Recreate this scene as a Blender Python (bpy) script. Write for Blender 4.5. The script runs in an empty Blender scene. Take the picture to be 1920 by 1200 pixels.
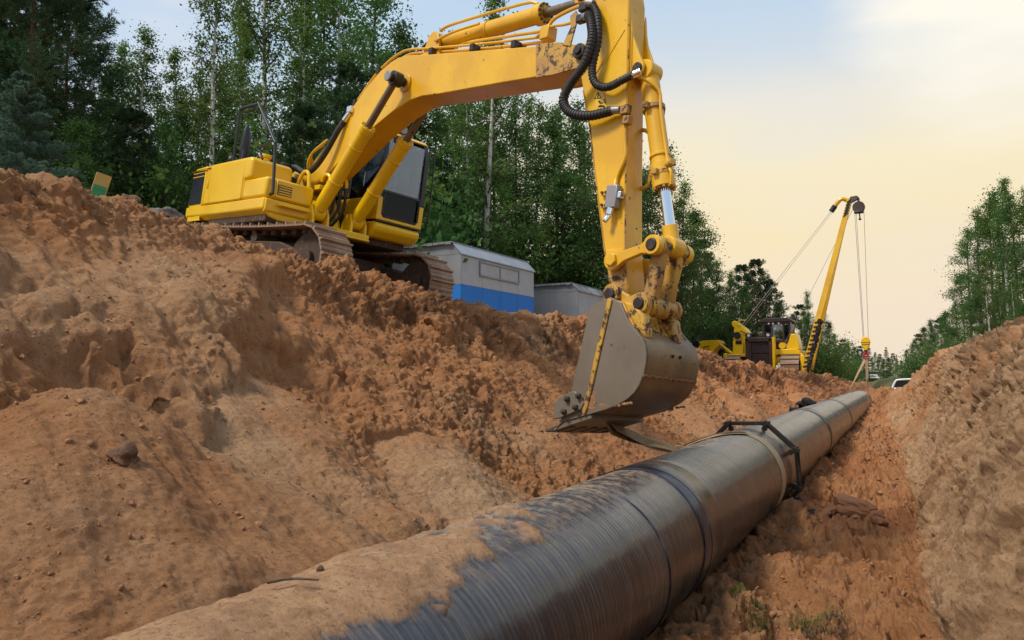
import bpy, math, random
import numpy as np
from mathutils import Matrix, Vector, Euler

# ------------------------------------------------------------------ camera, world, light
S = bpy.context.scene
R_ = math.radians
CAM_Z = 2.1
cam_d = bpy.data.cameras.new('camera'); cam = bpy.data.objects.new('camera', cam_d)
S.collection.objects.link(cam); S.camera = cam
cam_d.sensor_width = 36; cam_d.lens = 36 * 1400 / 1920; cam_d.clip_end = 3000; cam_d.clip_start = .05
cam.location = (0, 0, CAM_Z)
cam.rotation_euler = (R_(90) + math.atan(95 / 1400), 0, R_(29.3))

W = bpy.data.worlds.new('World'); S.world = W; W.use_nodes = True
nt = W.node_tree; nt.nodes.clear()
def wn(t, **k):
    n = nt.nodes.new(t)
    for a, b in k.items(): setattr(n, a, b)
    return n
SUN_EL, SUN_AZ = 25.0, 6.0          # the bright patch in the veil, to the right of the trench line
def ramp(n, pts, interp='LINEAR'):
    cr = n.color_ramp; cr.interpolation = interp
    while len(cr.elements) < len(pts): cr.elements.new(.5)
    for e, (p, c) in zip(cr.elements, pts): e.position = p; e.color = (*c, 1)
    return n
def sky_nodes():
    L = nt.links.new
    tc = wn('ShaderNodeTexCoord'); sep = wn('ShaderNodeSeparateXYZ'); L(tc.outputs['Generated'], sep.inputs[0])
    sky = wn('ShaderNodeTexSky', sky_type='NISHITA'); sky.sun_disc = False
    sky.sun_elevation = R_(48); sky.sun_rotation = R_(245); sky.air_density = 1; sky.dust_density = 1.5
    # thin cloud veil: warm near the horizon on the bright side, pale then blue higher and away from it
    warp = wn('ShaderNodeTexNoise'); warp.inputs['Scale'].default_value = 2.2; warp.inputs['Detail'].default_value = 5
    mp = wn('ShaderNodeMapping'); mp.inputs['Scale'].default_value = (1, 1, 3.2); L(tc.outputs['Generated'], mp.inputs[0]); L(mp.outputs[0], warp.inputs['Vector'])
    wm = wn('ShaderNodeMath', operation='MULTIPLY_ADD'); L(warp.outputs[0], wm.inputs[0]); wm.inputs[1].default_value = .10; wm.inputs[2].default_value = -.05
    el = wn('ShaderNodeMath', operation='ADD'); L(sep.outputs[2], el.inputs[0]); L(wm.outputs[0], el.inputs[1])
    warm = ramp(wn('ShaderNodeValToRGB'), [(0, (.91, .76, .60)), (.08, (.93, .77, .58)), (.17, (.97, .80, .50)), (.26, (.97, .85, .58)), (.33, (.87, .83, .73)), (.39, (.66, .74, .81)), (.46, (.52, .68, .86)), (.8, (.38, .54, .80))])
    cool = ramp(wn('ShaderNodeValToRGB'), [(0, (.82, .82, .79)), (.16, (.78, .81, .84)), (.30, (.66, .77, .88)), (.42, (.48, .67, .88)), (.7, (.46, .58, .80))])
    L(el.outputs[0], warm.inputs[0]); L(el.outputs[0], cool.inputs[0])
    d = Vector((math.sin(R_(SUN_AZ)) * math.cos(R_(SUN_EL)), math.cos(R_(SUN_AZ)) * math.cos(R_(SUN_EL)), math.sin(R_(SUN_EL))))
    dot = wn('ShaderNodeVectorMath', operation='DOT_PRODUCT'); L(tc.outputs['Generated'], dot.inputs[0]); dot.inputs[1].default_value = d
    mr = wn('ShaderNodeMapRange'); mr.interpolation_type = 'SMOOTHSTEP'; L(dot.outputs['Value'], mr.inputs[0])
    mr.inputs[1].default_value = .58; mr.inputs[2].default_value = .93
    mx = wn('ShaderNodeMix', data_type='RGBA'); L(mr.outputs[0], mx.inputs[0]); L(cool.outputs[0], mx.inputs[6]); L(warm.outputs[0], mx.inputs[7])
    # cloud bank glow round the hidden sun
    gl = wn('ShaderNodeMapRange'); gl.interpolation_type = 'SMOOTHSTEP'; gl.inputs[1].default_value = .980; gl.inputs[2].default_value = .9995
    gw = wn('ShaderNodeMath', operation='MULTIPLY_ADD'); L(warp.outputs[0], gw.inputs[0]); gw.inputs[1].default_value = .06; L(dot.outputs['Value'], gw.inputs[2])
    gw2 = wn('ShaderNodeMath', operation='SUBTRACT'); L(gw.outputs[0], gw2.inputs[0]); gw2.inputs[1].default_value = .032
    L(gw2.outputs[0], gl.inputs[0])
    mx2 = wn('ShaderNodeMix', data_type='RGBA'); L(gl.outputs[0], mx2.inputs[0]); L(mx.outputs[2], mx2.inputs[6]); mx2.inputs[7].default_value = (1.06, 1.0, .86, 1)
    # soft pink-white puffs in the blue
    cl = wn('ShaderNodeTexNoise'); cl.inputs['Scale'].default_value = 3.1; cl.inputs['Detail'].default_value = 6; L(mp.outputs[0], cl.inputs['Vector'])
    cr = wn('ShaderNodeMapRange'); cr.inputs[1].default_value = .52; cr.inputs[2].default_value = .70; cr.inputs[4].default_value = .55; L(cl.outputs[0], cr.inputs[0]); inv = wn('ShaderNodeMath', operation='MULTIPLY_ADD'); L(mr.outputs[0], inv.inputs[0]); inv.inputs[1].default_value = -.55; inv.inputs[2].default_value = 1.0; crm = wn('ShaderNodeMath', operation='MULTIPLY'); L(cr.outputs[0], crm.inputs[0]); L(inv.outputs[0], crm.inputs[1])
    mx3 = wn('ShaderNodeMix', data_type='RGBA'); L(crm.outputs[0], mx3.inputs[0]); L(mx2.outputs[2], mx3.inputs[6]); mx3.inputs[7].default_value = (.82, .80, .82, 1)
    sc = wn('ShaderNodeVectorMath', operation='SCALE'); L(mx3.outputs[2], sc.inputs[0]); sc.inputs[3].default_value = 10.0
    mx4 = wn('ShaderNodeMix', data_type='RGBA'); mx4.inputs[0].default_value = .9; L(sky.outputs[0], mx4.inputs[6]); L(sc.outputs[0], mx4.inputs[7])
    bg = wn('ShaderNodeBackground'); bg.inputs[1].default_value = .097; L(mx4.outputs[2], bg.inputs[0])
    out = wn('ShaderNodeOutputWorld'); L(bg.outputs[0], out.inputs[0])
sky_nodes()
sl = bpy.data.lights.new('sun', 'SUN'); sun = bpy.data.objects.new('sun', sl); S.collection.objects.link(sun)
sl.energy = 3.2; sl.angle = R_(13); sl.color = (1, .93, .82)
# light from behind the camera, from high on its left
sun.rotation_euler = Vector((.40, .66, -1.0)).to_track_quat('-Z', 'Y').to_euler()
S.view_settings.view_transform = 'Standard'; S.view_settings.look = 'None'; S.view_settings.gamma = 1
S.view_settings.use_curve_mapping = False; S.view_settings.exposure = 0.12

# ------------------------------------------------------------------ mesh helpers
COL = S.collection
def tag(o, label=None, cat=None, group=None, kind=None):
    if label: o['label'] = label
    if cat: o['category'] = cat
    if group: o['group'] = group
    if kind: o['kind'] = kind
    return o
def empty(name, loc=(0, 0, 0), rot=(0, 0, 0)):
    o = bpy.data.objects.new(name, None); COL.objects.link(o); o.location = loc; o.rotation_euler = rot; o.empty_display_size = .3
    return o
def catmull(P, n=6):
    P = [Vector(p) for p in P]; out = []
    for i in range(len(P) - 1):
        a = P[i - 1] if i else P[i] * 2 - P[i + 1]; b, c = P[i], P[i + 1]; d = P[i + 2] if i + 2 < len(P) else c * 2 - b
        for k in range(n):
            t = k / n; out.append(.5 * ((2 * b) + (c - a) * t + (2 * a - 5 * b + 4 * c - d) * t * t + (3 * b - a - 3 * c + d) * t ** 3))
    return out + [P[-1]]
class MB:
    def __init__(s): s.v = []; s.f = []
    def add(s, v, f):
        o = len(s.v); s.v += [tuple(p) for p in v]; s.f += [tuple(i + o for i in q) for q in f]; return s
    def bx(s, x0, x1, y0, y1, z0, z1, M=None):
        v = [(x, y, z) for x in (x0, x1) for y in (y0, y1) for z in (z0, z1)]
        if M is not None: v = [M @ Vector(p) for p in v]
        return s.add(v, [(0, 1, 3, 2), (4, 6, 7, 5), (0, 4, 5, 1), (2, 3, 7, 6), (0, 2, 6, 4), (1, 5, 7, 3)])
    def prism(s, prof, y0, y1, axis='y', taper=None):
        n = len(prof)
        A = sum(prof[i][0] * prof[(i + 1) % n][1] - prof[(i + 1) % n][0] * prof[i][1] for i in range(n))
        if A < 0: prof = prof[::-1]
        def mk(p, q, far):
            if far and taper: p = (taper(p))
            return {'y': (p[0], q, p[1]), 'x': (q, p[0], p[1]), 'z': (p[0], p[1], q)}[axis]
        v = [mk(p, y0, 0) for p in prof] + [mk(p, y1, 1) for p in prof]
        f = [tuple(range(n)), tuple(range(2 * n - 1, n - 1, -1))] + [(i, i + n, (i + 1) % n + n, (i + 1) % n) for i in range(n)]
        if axis != 'y': f = [q[::-1] for q in f]
        return s.add(v, f)
    def tube(s, P, r, n=8, smooth=0, caps=True):
        if smooth: P = catmull(P, smooth)
        P = [Vector(p) for p in P]; m = len(P); rr = r if hasattr(r, '__len__') else [r] * m
        if len(rr) != m: rr = [rr[0] + (rr[-1] - rr[0]) * i / (m - 1) for i in range(m)]
        t0 = (P[1] - P[0]).normalized(); u = t0.orthogonal().normalized(); v = []
        for i in range(m):
            t = (P[min(i + 1, m - 1)] - P[max(i - 1, 0)]).normalized(); u = (u - t * u.dot(t)).normalized(); w = t.cross(u)
            for k in range(n):
                a = 2 * math.pi * k / n; v.append(P[i] + (u * math.cos(a) + w * math.sin(a)) * rr[i])
        f = [(i * n + k, i * n + (k + 1) % n, (i + 1) * n + (k + 1) % n, (i + 1) * n + k) for i in range(m - 1) for k in range(n)]
        if caps: f += [tuple(range(n - 1, -1, -1)), tuple(range((m - 1) * n, m * n))]
        return s.add(v, f)
    def cyl(s, a, b, r, n=20, r2=None): return s.tube([a, b], [r, r if r2 is None else r2], n)
    def ring(s, a, b, r0, r1, n=20):
        a, b = Vector(a), Vector(b); t = (b - a).normalized(); u = t.orthogonal().normalized(); w = t.cross(u); v = []
        for c, r in ((a, r0), (a, r1), (b, r1), (b, r0)):
            for k in range(n):
                q = 2 * math.pi * k / n; v.append(c + (u * math.cos(q) + w * math.sin(q)) * r)
        return s.add(v, [(j * n + k, j * n + (k + 1) % n, ((j + 1) % 4) * n + (k + 1) % n, ((j + 1) % 4) * n + k) for j in range(4) for k in range(n)])
    def blob(s, c, r, seed=0, nu=10, nv=7, amp=.25, sq=(1, 1, 1)):
        rg = random.Random(seed); v = []; f = []
        ph = [rg.uniform(0, 6) for _ in range(8)]
        for j in range(nv + 1):
            th = math.pi * j / nv
            for i in range(nu):
                p = 2 * math.pi * i / nu; d = Vector((math.sin(th) * math.cos(p), math.sin(th) * math.sin(p), math.cos(th)))
                k = 1 + amp * (math.sin(3 * d.x + ph[0]) * math.sin(2.7 * d.y + ph[1]) + .6 * math.sin(5 * d.z + 4 * d.x + ph[2]) + .35 * math.sin(9 * d.y + 6 * d.z + ph[3]))
                v.append((c[0] + d.x * r * k * sq[0], c[1] + d.y * r * k * sq[1], c[2] + d.z * r * k * sq[2]))
        f = [(j * nu + i, (j + 1) * nu + i, (j + 1) * nu + (i + 1) % nu, j * nu + (i + 1) % nu) for j in range(nv) for i in range(nu)]
        return s.add(v, f)
    def mesh(s, name, mat=None, ang=38):
        me = bpy.data.meshes.new(name); me.from_pydata(s.v, [], s.f); me.validate()
        if mat: me.materials.append(mat)
        me.polygons.foreach_set('use_smooth', [True] * len(me.polygons)); me.set_sharp_from_angle(angle=R_(ang)); me.update()
        return me
    def build(s, name, mat, parent=None, bevel=0, ang=38, seg=2, loc=None):
        o = bpy.data.objects.new(name, s.mesh(name, mat, ang)); COL.objects.link(o)
        if parent: o.parent = parent
        if loc: o.location = loc
        if bevel:
            b = o.modifiers.new('bevel', 'BEVEL'); b.width = bevel; b.segments = seg; b.limit_method = 'ANGLE'; b.angle_limit = R_(40)
        return o
def link(name, me, parent=None, loc=(0, 0, 0), rot=(0, 0, 0), scale=None):
    o = bpy.data.objects.new(name, me); COL.objects.link(o); o.parent = parent; o.location = loc; o.rotation_euler = rot
    if scale: o.scale = (scale, scale, scale) if not hasattr(scale, '__len__') else scale
    return o
def mesh_np(name, V, F, mat, smooth=True, attrs=None):
    me = bpy.data.meshes.new(name); V = np.asarray(V, np.float32); F = np.asarray(F, np.int32); k = F.shape[1]
    me.vertices.add(len(V)); me.vertices.foreach_set('co', V.ravel())
    me.loops.add(F.size); me.loops.foreach_set('vertex_index', F.ravel())
    me.polygons.add(len(F)); me.polygons.foreach_set('loop_start', np.arange(0, F.size, k, dtype=np.int32))
    if smooth: me.polygons.foreach_set('use_smooth', np.ones(len(F), bool))
    for n, a in (attrs or {}).items():
        at = me.attributes.new(n, 'FLOAT', 'POINT'); at.data.foreach_set('value', np.asarray(a, np.float32).ravel())
    me.materials.append(mat); me.update(calc_edges=True)
    return me

# ------------------------------------------------------------------ noise
_rs = np.random.RandomState(7); _perm = _rs.permutation(256); _perm = np.concatenate([_perm, _perm, _perm]).astype(np.int32)
_g = _rs.normal(size=(256, 3)); _g /= np.linalg.norm(_g, axis=1)[:, None]; _g = _g.astype(np.float32)
def perlin(x, y, z):
    x = np.asarray(x, np.float32); y = np.asarray(y, np.float32); z = np.asarray(z, np.float32)
    xi = np.floor(x).astype(np.int32); yi = np.floor(y).astype(np.int32); zi = np.floor(z).astype(np.int32)
    fx, fy, fz = x - xi, y - yi, z - zi; xi &= 255; yi &= 255; zi &= 255
    u = fx ** 3 * (fx * (fx * 6 - 15) + 10); v = fy ** 3 * (fy * (fy * 6 - 15) + 10); w = fz ** 3 * (fz * (fz * 6 - 15) + 10)
    out = 0
    for a in (0, 1):
        for b in (0, 1):
            for c in (0, 1):
                h = _perm[_perm[_perm[xi + a] + yi + b] + zi + c]; g = _g[h]
                d = g[..., 0] * (fx - a) + g[..., 1] * (fy - b) + g[..., 2] * (fz - c)
                out = out + d * (u if a else 1 - u) * (v if b else 1 - v) * (w if c else 1 - w)
    return out * 1.5
def fbm(x, y, z, f, o=4, g=.5):
    r = 0; a = 1
    for i in range(o): r = r + a * perlin(x * f + 17 * i, y * f + 31 * i, z * f + 5 * i); a *= g; f *= 2.03
    return r
def sstep(a, b, x): t = np.clip((x - a) / (b - a), 0, 1); return t * t * (3 - 2 * t)

# ------------------------------------------------------------------ materials
def mat(name):
    m = bpy.data.materials.new(name); m.use_nodes = True; t = m.node_tree; t.nodes.clear(); return m, t
class NB:
    def __init__(s, name):
        s.m, s.t = mat(name); s.out = s.n('ShaderNodeOutputMaterial'); s.p = s.n('ShaderNodeBsdfPrincipled'); s.l(s.p.outputs[0], s.out.inputs[0])
        s.tc = s.n('ShaderNodeTexCoord')
    def n(s, t, **k):
        q = s.t.nodes.new(t)
        for a, b in k.items(): setattr(q, a, b)
        return q
    def l(s, a, b): s.t.links.new(a, b)
    def noise(s, scale, detail=4, rough=.55, vec=None, stretch=None, dist=0):
        q = s.n('ShaderNodeTexNoise'); q.inputs['Scale'].default_value = scale; q.inputs['Detail'].default_value = detail; q.inputs['Roughness'].default_value = rough; q.inputs['Distortion'].default_value = dist
        v = vec or s.tc.outputs['Object']
        if stretch: m = s.n('ShaderNodeMapping'); m.inputs['Scale'].default_value = stretch; s.l(v, m.inputs[0]); v = m.outputs[0]
        s.l(v, q.inputs['Vector']); return q.outputs[0]
    def rng(s, x, a, b, c=0, d=1):
        q = s.n('ShaderNodeMapRange'); q.interpolation_type = 'SMOOTHSTEP'; s.l(x, q.inputs[0])
        for i, v in enumerate((a, b, c, d)): q.inputs[i + 1].default_value = v
        return q.outputs[0]
    def math(s, op, a, b=None, c=None):
        q = s.n('ShaderNodeMath', operation=op)
        for i, v in enumerate((a, b, c)):
            if v is None: continue
            if isinstance(v, (int, float)): q.inputs[i].default_value = v
            else: s.l(v, q.inputs[i])
        return q.outputs[0]
    def mix(s, f, a, b):
        q = s.n('ShaderNodeMix', data_type='RGBA')
        for i, v in ((0, f), (6, a), (7, b)):
            if isinstance(v, (int, float)): q.inputs[i].default_value = v
            elif isinstance(v, tuple): q.inputs[i].default_value = (*v, 1)
            else: s.l(v, q.inputs[i])
        return q.outputs[2]
    def attr(s, n): q = s.n('ShaderNodeAttribute', attribute_name=n); return q.outputs['Fac']
    def set(s, **k):
        for a, v in k.items():
            i = s.p.inputs[a.replace('_', ' ')]
            if isinstance(v, (int, float)): i.default_value = v
            elif isinstance(v, tuple): i.default_value = (*v, 1)
            else: s.l(v, i)
        return s
    def bump(s, h, st=.5, dist=.01, prev=None):
        b = s.n('ShaderNodeBump'); b.inputs['Strength'].default_value = st; b.inputs['Distance'].default_value = dist; s.l(h, b.inputs['Height'])
        if prev: s.l(prev, b.inputs['Normal'])
        s.l(b.outputs[0], s.p.inputs['Normal']); return b.outputs[0]
DUST = (.30, .17, .085)
def paint(name, c, c2=None, dirt=.3, rough=.38, chips=0, dirtc=DUST, metal=0.0, bump=.15):
    b = NB(name); big = b.noise(1.6, 5); fine = b.noise(14, 6, .65)
    base = b.mix(b.rng(big, .35, .65), c, c2 or tuple(x * .82 for x in c))
    g = b.n('ShaderNodeNewGeometry'); sp = b.n('ShaderNodeSeparateXYZ'); b.l(g.outputs['Normal'], sp.inputs[0])
    up = b.rng(sp.outputs[2], .3, 1.0, 0, .22)                      # dust settles on what faces up
    str_ = b.noise(5, 5, .6, stretch=(3, 3, .5))
    d = b.math('ADD', b.rng(b.math('MULTIPLY_ADD', fine, .5, b.math('MULTIPLY', str_, .5)), .50 , .72, 0, dirt), b.math('MULTIPLY', up, b.math('MULTIPLY', fine, dirt * 2)))
    base = b.mix(d, base, dirtc)
    if chips:
        ch = b.rng(b.noise(9, 8, .7), .66 - chips * .12, .70 - chips * .10); base = b.mix(ch, base, (.075, .04, .022))
        d = b.math('ADD', d, b.math('MULTIPLY', ch, .5))
    b.set(Base_Color=base, Roughness=b.math('MULTIPLY_ADD', d, .6, rough), Metallic=metal)
    b.bump(fine, bump, .004); return b.m
M = {}
M['yellow'] = paint('machine_yellow_paint', (.80, .485, .006), (.74, .43, .005), .08, .24)
M['arm_yellow'] = paint('worn_yellow_paint', (.76, .43, .014), (.66, .35, .014), .26, .30, .13)
M['rust_yellow'] = paint('scraped_yellow_paint', (.56, .31, .028), (.36, .19, .045), .75, .5, 1.25)
M['black'] = paint('black_paint', (.011, .011, .012), None, .05, .38)
M['panel_black'] = paint('black_grille', (.010, .011, .014), None, .03, .25)
M['rubber'] = paint('black_rubber', (.018, .017, .017), None, .22, .6)
M['steel'] = paint('dark_steel', (.11, .09, .075), (.06, .045, .035), .45, .45, .5, metal=.5)
M['pin'] = paint('greasy_steel', (.035, .028, .024), None, .35, .42, metal=.3)
M['grey_metal'] = paint('grey_cast_metal', (.30, .28, .27), None, .35, .4, metal=.4)
M['track'] = paint('worn_track_steel', (.34, .225, .145), (.22, .135, .085), .6, .55, .2)
M['track_dark'] = paint('dark_undercarriage', (.060, .036, .024), None, .7, .9)
M['bucket'] = paint('bare_bucket_steel', (.195, .16, .12), (.16, .13, .095), .28, .46, .2, metal=.15)
M['bucket_shell'] = paint('scoured_bucket_shell', (.26, .165, .062), (.13, .088, .05), .7, .40, .5, metal=.2)
def chrome():
    b = NB('chrome_rod'); b.set(Base_Color=(.82, .82, .82), Metallic=1.0, Roughness=.10); return b.m
M['chrome'] = chrome()
M['dull_rod'] = paint('dull_rod', (.22, .17, .12), None, .4, .3, .2, metal=.8)
def glass(name, tint=(.55, .62, .62), refl=1.0, base=.05):
    m, t = mat(name); o = t.nodes.new('ShaderNodeOutputMaterial'); mx = t.nodes.new('ShaderNodeMixShader'); tr = t.nodes.new('ShaderNodeBsdfTransparent'); gl = t.nodes.new('ShaderNodeBsdfGlossy')
    fr = t.nodes.new('ShaderNodeFresnel'); fr.inputs[0].default_value = 1.5; ad = t.nodes.new('ShaderNodeMath'); ad.operation = 'MULTIPLY_ADD'; ad.inputs[1].default_value = refl; ad.inputs[2].default_value = base
    tr.inputs[0].default_value = (*tint, 1); gl.inputs[0].default_value = (.9, .92, .95, 1); gl.inputs[1].default_value = .04
    t.links.new(fr.outputs[0], ad.inputs[0]); t.links.new(ad.outputs[0], mx.inputs[0]); t.links.new(tr.outputs[0], mx.inputs[1]); t.links.new(gl.outputs[0], mx.inputs[2]); t.links.new(mx.outputs[0], o.inputs[0]); return m
M['glass'] = glass('cab_glass', (.82, .88, .90)); M['dark_glass'] = glass('tinted_glass', (.20, .23, .23), .45, 0.0)
def sand():
    b = NB('sand_and_soil'); pos = b.tc.outputs['Object']
    hue = b.attr('hue'); topsoil = b.attr('topsoil'); grass = b.attr('grass'); smooth = b.attr('smooth')
    n1 = b.noise(.55, 5, .6); n2 = b.noise(5, 6, .65); n3 = b.noise(42, 5, .7); n4 = b.noise(180, 3, .7)
    tan = b.mix(b.rng(n2, .32, .68), (.43, .190, .074), (.52, .248, .106))
    red = b.mix(b.rng(n2, .32, .68), (.35, .130, .044), (.45, .185, .070))
    pale = b.mix(b.rng(n2, .3, .7), (.47, .275, .140), (.58, .365, .205))
    h = b.math('ADD', hue, b.math('MULTIPLY_ADD', n1, .7, -.35))
    c = b.mix(b.rng(h, .0, .5), pale, tan); c = b.mix(b.rng(h, .45, 1.0), c, red)
    damp = b.math('MULTIPLY', b.rng(b.noise(1.7, 6, .7, stretch=(1, 1, 1.6)), .52, .70, 0, .45), b.math('SUBTRACT', 1.15, smooth))
    c = b.mix(damp, c, (.20, .094, .042))
    run = b.noise(1, 6, .65, stretch=(.35, 7, .35), dist=.4); c = b.mix(b.rng(run, .50, .72, 0, .40), c, (.52, .30, .15)); c = b.mix(b.rng(b.noise(1.3, 6, .65, stretch=(.5, 4, .5), dist=.5), .52, .72, 0, .38), c, (.19, .085, .036))
    c = b.mix(b.rng(n3, .53, .70, 0, .75), c, (.15, .072, .034))
    c = b.mix(b.rng(n4, .58, .70, 0, .40), c, (.60, .41, .26))
    c = b.mix(b.math('MULTIPLY', topsoil, b.rng(n2, .3, .62)), c, (.055, .032, .018))
    g = b.mix(b.rng(b.noise(2.5, 6, .7), .35, .65), (.085, .115, .028), (.145, .12, .05))
    c = b.mix(b.math('MULTIPLY', grass, b.rng(b.math('ADD', b.noise(1.2, 5, .7), b.math('MULTIPLY_ADD', grass, .6, -.35)), .35, .55)), c, g)
    b.set(Base_Color=c, Roughness=.92); b.p.inputs['Specular IOR Level'].default_value = .2
    k = b.bump(b.noise(24, 8, .82), 1.0, .045); b.bump(n4, .8, .008, k); return b.m
M['sand'] = sand()
def clodm():
    b = NB('soil_clods'); n = b.noise(1.4, 4); n2 = b.noise(60, 5, .7)
    c = b.mix(b.rng(n, .3, .7), (.36, .18, .085), (.24, .11, .05)); c = b.mix(b.rng(n2, .5, .7, 0, .6), c, (.16, .08, .04)); b.set(Base_Color=c, Roughness=.95); b.bump(n2, .7, .01); return b.m
M['clod'] = clodm()
def stone(name, c):
    b = NB(name); n = b.noise(18, 7, .7); b.set(Base_Color=b.mix(b.rng(n, .35, .65), c, tuple(x * .5 for x in c)), Roughness=.9); b.bump(n, .8, .02); return b.m
M['stone'] = stone('brown_stone', (.17, .085, .042)); M['red_clod'] = stone('red_clay', (.36, .155, .068)); M['grey_stone'] = stone('grey_stone', (.20, .17, .15))
def pipem():
    b = NB('black_pipe_coating'); sandv = b.attr('sand'); dust = b.attr('dust'); sky_sheen = b.attr('sky_sheen')
    sep = b.n('ShaderNodeSeparateXYZ'); b.l(b.tc.outputs['Object'], sep.inputs[0]); y = sep.outputs[1]
    lo = b.noise(1.1, 3); yy = b.math('ADD', y, b.math('MULTIPLY', lo, .05))
    ring = b.math('SINE', b.math('MULTIPLY', yy, 130.0)); ring2 = b.math('SINE', b.math('MULTIPLY', yy, 47.0))
    around = b.noise(1, 6, .7, stretch=(.55, 26, .55)); around2 = b.noise(1, 6, .7, stretch=(1.2, 46, 1.2)); spots = b.noise(11, 8, .75)
    base = b.mix(b.rng(around, .35, .65), (.010, .010, .014), (.030, .030, .037))
    base = b.mix(b.math('MULTIPLY', sky_sheen, b.rng(around, .25, .7, .45, 1)), base, (.165, .168, .185))  # grey sky reflection painted into the colour of the upward side
    streak = b.math('MULTIPLY', b.rng(around2, .50, .72, 0, .85), b.rng(b.noise(1.6, 5, .6), .42, .62, .12, 1))
    base = b.mix(b.math('MULTIPLY', streak, .40), base, (.30, .275, .26))
    lines = b.math('MULTIPLY', b.rng(ring, .55, .98), b.rng(b.noise(1.3, 5, .65, stretch=(1, 2.2, 1)), .46, .64, 0, .42)); base = b.mix(lines, base, (.27, .26, .265)); base = b.mix(b.rng(ring, -.6, -1.0, 0, .35), base, (.006, .006, .008))
    scr = b.math('MULTIPLY', b.rng(b.noise(1, 8, .8, stretch=(5, 60, 5), dist=.6), .60, .70), b.rng(b.noise(2, 4), .45, .6)); base = b.mix(b.math('MULTIPLY', scr, .5), base, (.36, .30, .25))
    dm = b.math('MULTIPLY', dust, b.rng(b.math('ADD', spots, b.math('MULTIPLY', around2, .5)), .66, .90)); base = b.mix(dm, base, (.40, .28, .16))
    sn = b.mix(b.rng(b.noise(7, 6, .7), .3, .7), (.30, .155, .070), (.44, .255, .125)); sn = b.mix(b.rng(b.noise(38, 6, .75), .48, .66, 0, .8), sn, (.16, .08, .040)); sn = b.mix(b.rng(b.noise(2.2, 5, .7), .5, .7, 0, .5), sn, (.22, .115, .055))
    c = b.mix(sandv, base, sn)
    rg = b.math('MULTIPLY_ADD', streak, .25, .24); rg = b.math('ADD', rg, b.math('MULTIPLY', dm, .4)); rg = b.math('MAXIMUM', rg, b.math('MULTIPLY', sandv, .95))
    b.set(Base_Color=c, Roughness=rg)
    clean = b.math('SUBTRACT', 1.0, sandv)
    h = b.math('ADD', b.math('MULTIPLY', b.math('MULTIPLY', ring, b.rng(b.noise(.9, 4, .6), .3, .7, .15, 1)), .36), b.math('ADD', b.math('MULTIPLY', ring2, .30), b.math('MULTIPLY', around2, .45)))
    k = b.bump(b.math('MULTIPLY', h, clean), .55, .004)
    b.bump(b.math('ADD', b.math('MULTIPLY', b.noise(45, 6, .78), b.math('MULTIPLY', sandv, 1.6)), b.math('MULTIPLY', b.noise(3.5, 3), .6)), .6, .022, k); return b.m
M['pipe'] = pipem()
def simple(name, c, rough=.7, sc=8, k=.7, **kw):
    b = NB(name); n = b.noise(sc, 6, .65); b.set(Base_Color=b.mix(b.rng(n, .3, .7), c, tuple(x * k for x in c)), Roughness=rough, **kw); b.bump(n, .3, .005); return b.m
M['strap'] = simple('dusty_fabric_strap', (.50, .36, .19), .85, 30, .75); M['strap_dark'] = simple('dirty_fabric_strap', (.27, .165, .075), .95, 25, .6)
M['cloth'] = simple('black_cloth', (.012, .011, .011), 1.0, 20, .6)
M['shed_grey'] = paint('weathered_grey_sheet', (.22, .23, .245), (.185, .195, .21), .10, .5, bump=.35, dirtc=(.2, .19, .18)); M['shed_light'] = paint('light_grey_sheet', (.33, .355, .38), (.28, .305, .33), .10, .45, dirtc=(.3, .29, .27))
M['shed_roof'] = paint('worn_roof_sheet', (.34, .34, .35), (.13, .125, .125), .5, .55, .6, dirtc=(.08, .075, .07))
M['blue'] = paint('blue_paint', (.003, .165, .55), (.004, .145, .48), .02, .7, dirtc=(.2, .2, .2))
M['white'] = simple('white_paint', (.8, .8, .8), .4, 4, .9); M['green'] = simple('green_board', (.02, .23, .06), .5, 6, .8); M['ochre'] = simple('ochre_board', (.45, .27, .04), .5, 6, .8)
M['maroon'] = paint('maroon_paint', (.050, .020, .017), None, .2, .4); M['maroon_dark'] = paint('dark_maroon_paint', (.028, .013, .012), None, .15, .5)
M['red'] = simple('red_hook_paint', (.45, .03, .03), .5, 6, .7); M['lamp'] = simple('lamp_glass', (.7, .7, .68), .15, 3, .9); M['seat'] = simple('seat_fabric', (.03, .03, .033), .9, 10, .7)
M['root'] = simple('pale_root', (.55, .46, .36), .8, 12, .7); M['twig'] = simple('dry_twig', (.11, .075, .045), .9, 14, .6)
def leaf(name, c1, c2, c3, trans=.3):
    b = NB(name); oi = b.n('ShaderNodeObjectInfo'); n = b.noise(.9, 4, .6); n2 = b.noise(9, 2)
    c = b.mix(b.rng(n, .35, .65), c1, c2); c = b.mix(b.rng(n2, .45, .75, 0, .7), c, c3)
    hs = b.n('ShaderNodeHueSaturation'); b.l(c, hs.inputs['Color']); b.l(b.math('MULTIPLY_ADD', oi.outputs['Random'], .5, .75), hs.inputs['Value']); b.l(b.math('MULTIPLY_ADD', oi.outputs['Random'], .035, .482), hs.inputs['Hue'])
    b.set(Base_Color=hs.outputs[0], Roughness=.75); b.p.inputs['Specular IOR Level'].default_value = .08
    tr = b.n('ShaderNodeBsdfTranslucent'); b.l(hs.outputs[0], tr.inputs[0]); mx = b.n('ShaderNodeMixShader'); mx.inputs[0].default_value = trans
    b.l(b.p.outputs[0], mx.inputs[1]); b.l(tr.outputs[0], mx.inputs[2]); b.l(mx.outputs[0], b.out.inputs[0]); return b.m
M['leaf'] = leaf('birch_leaves', (.118, .205, .042), (.086, .162, .036), (.18, .24, .07), .48); M['leaf2'] = leaf('aspen_leaves', (.080, .165, .042), (.060, .130, .036), (.14, .21, .065), .45)
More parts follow.
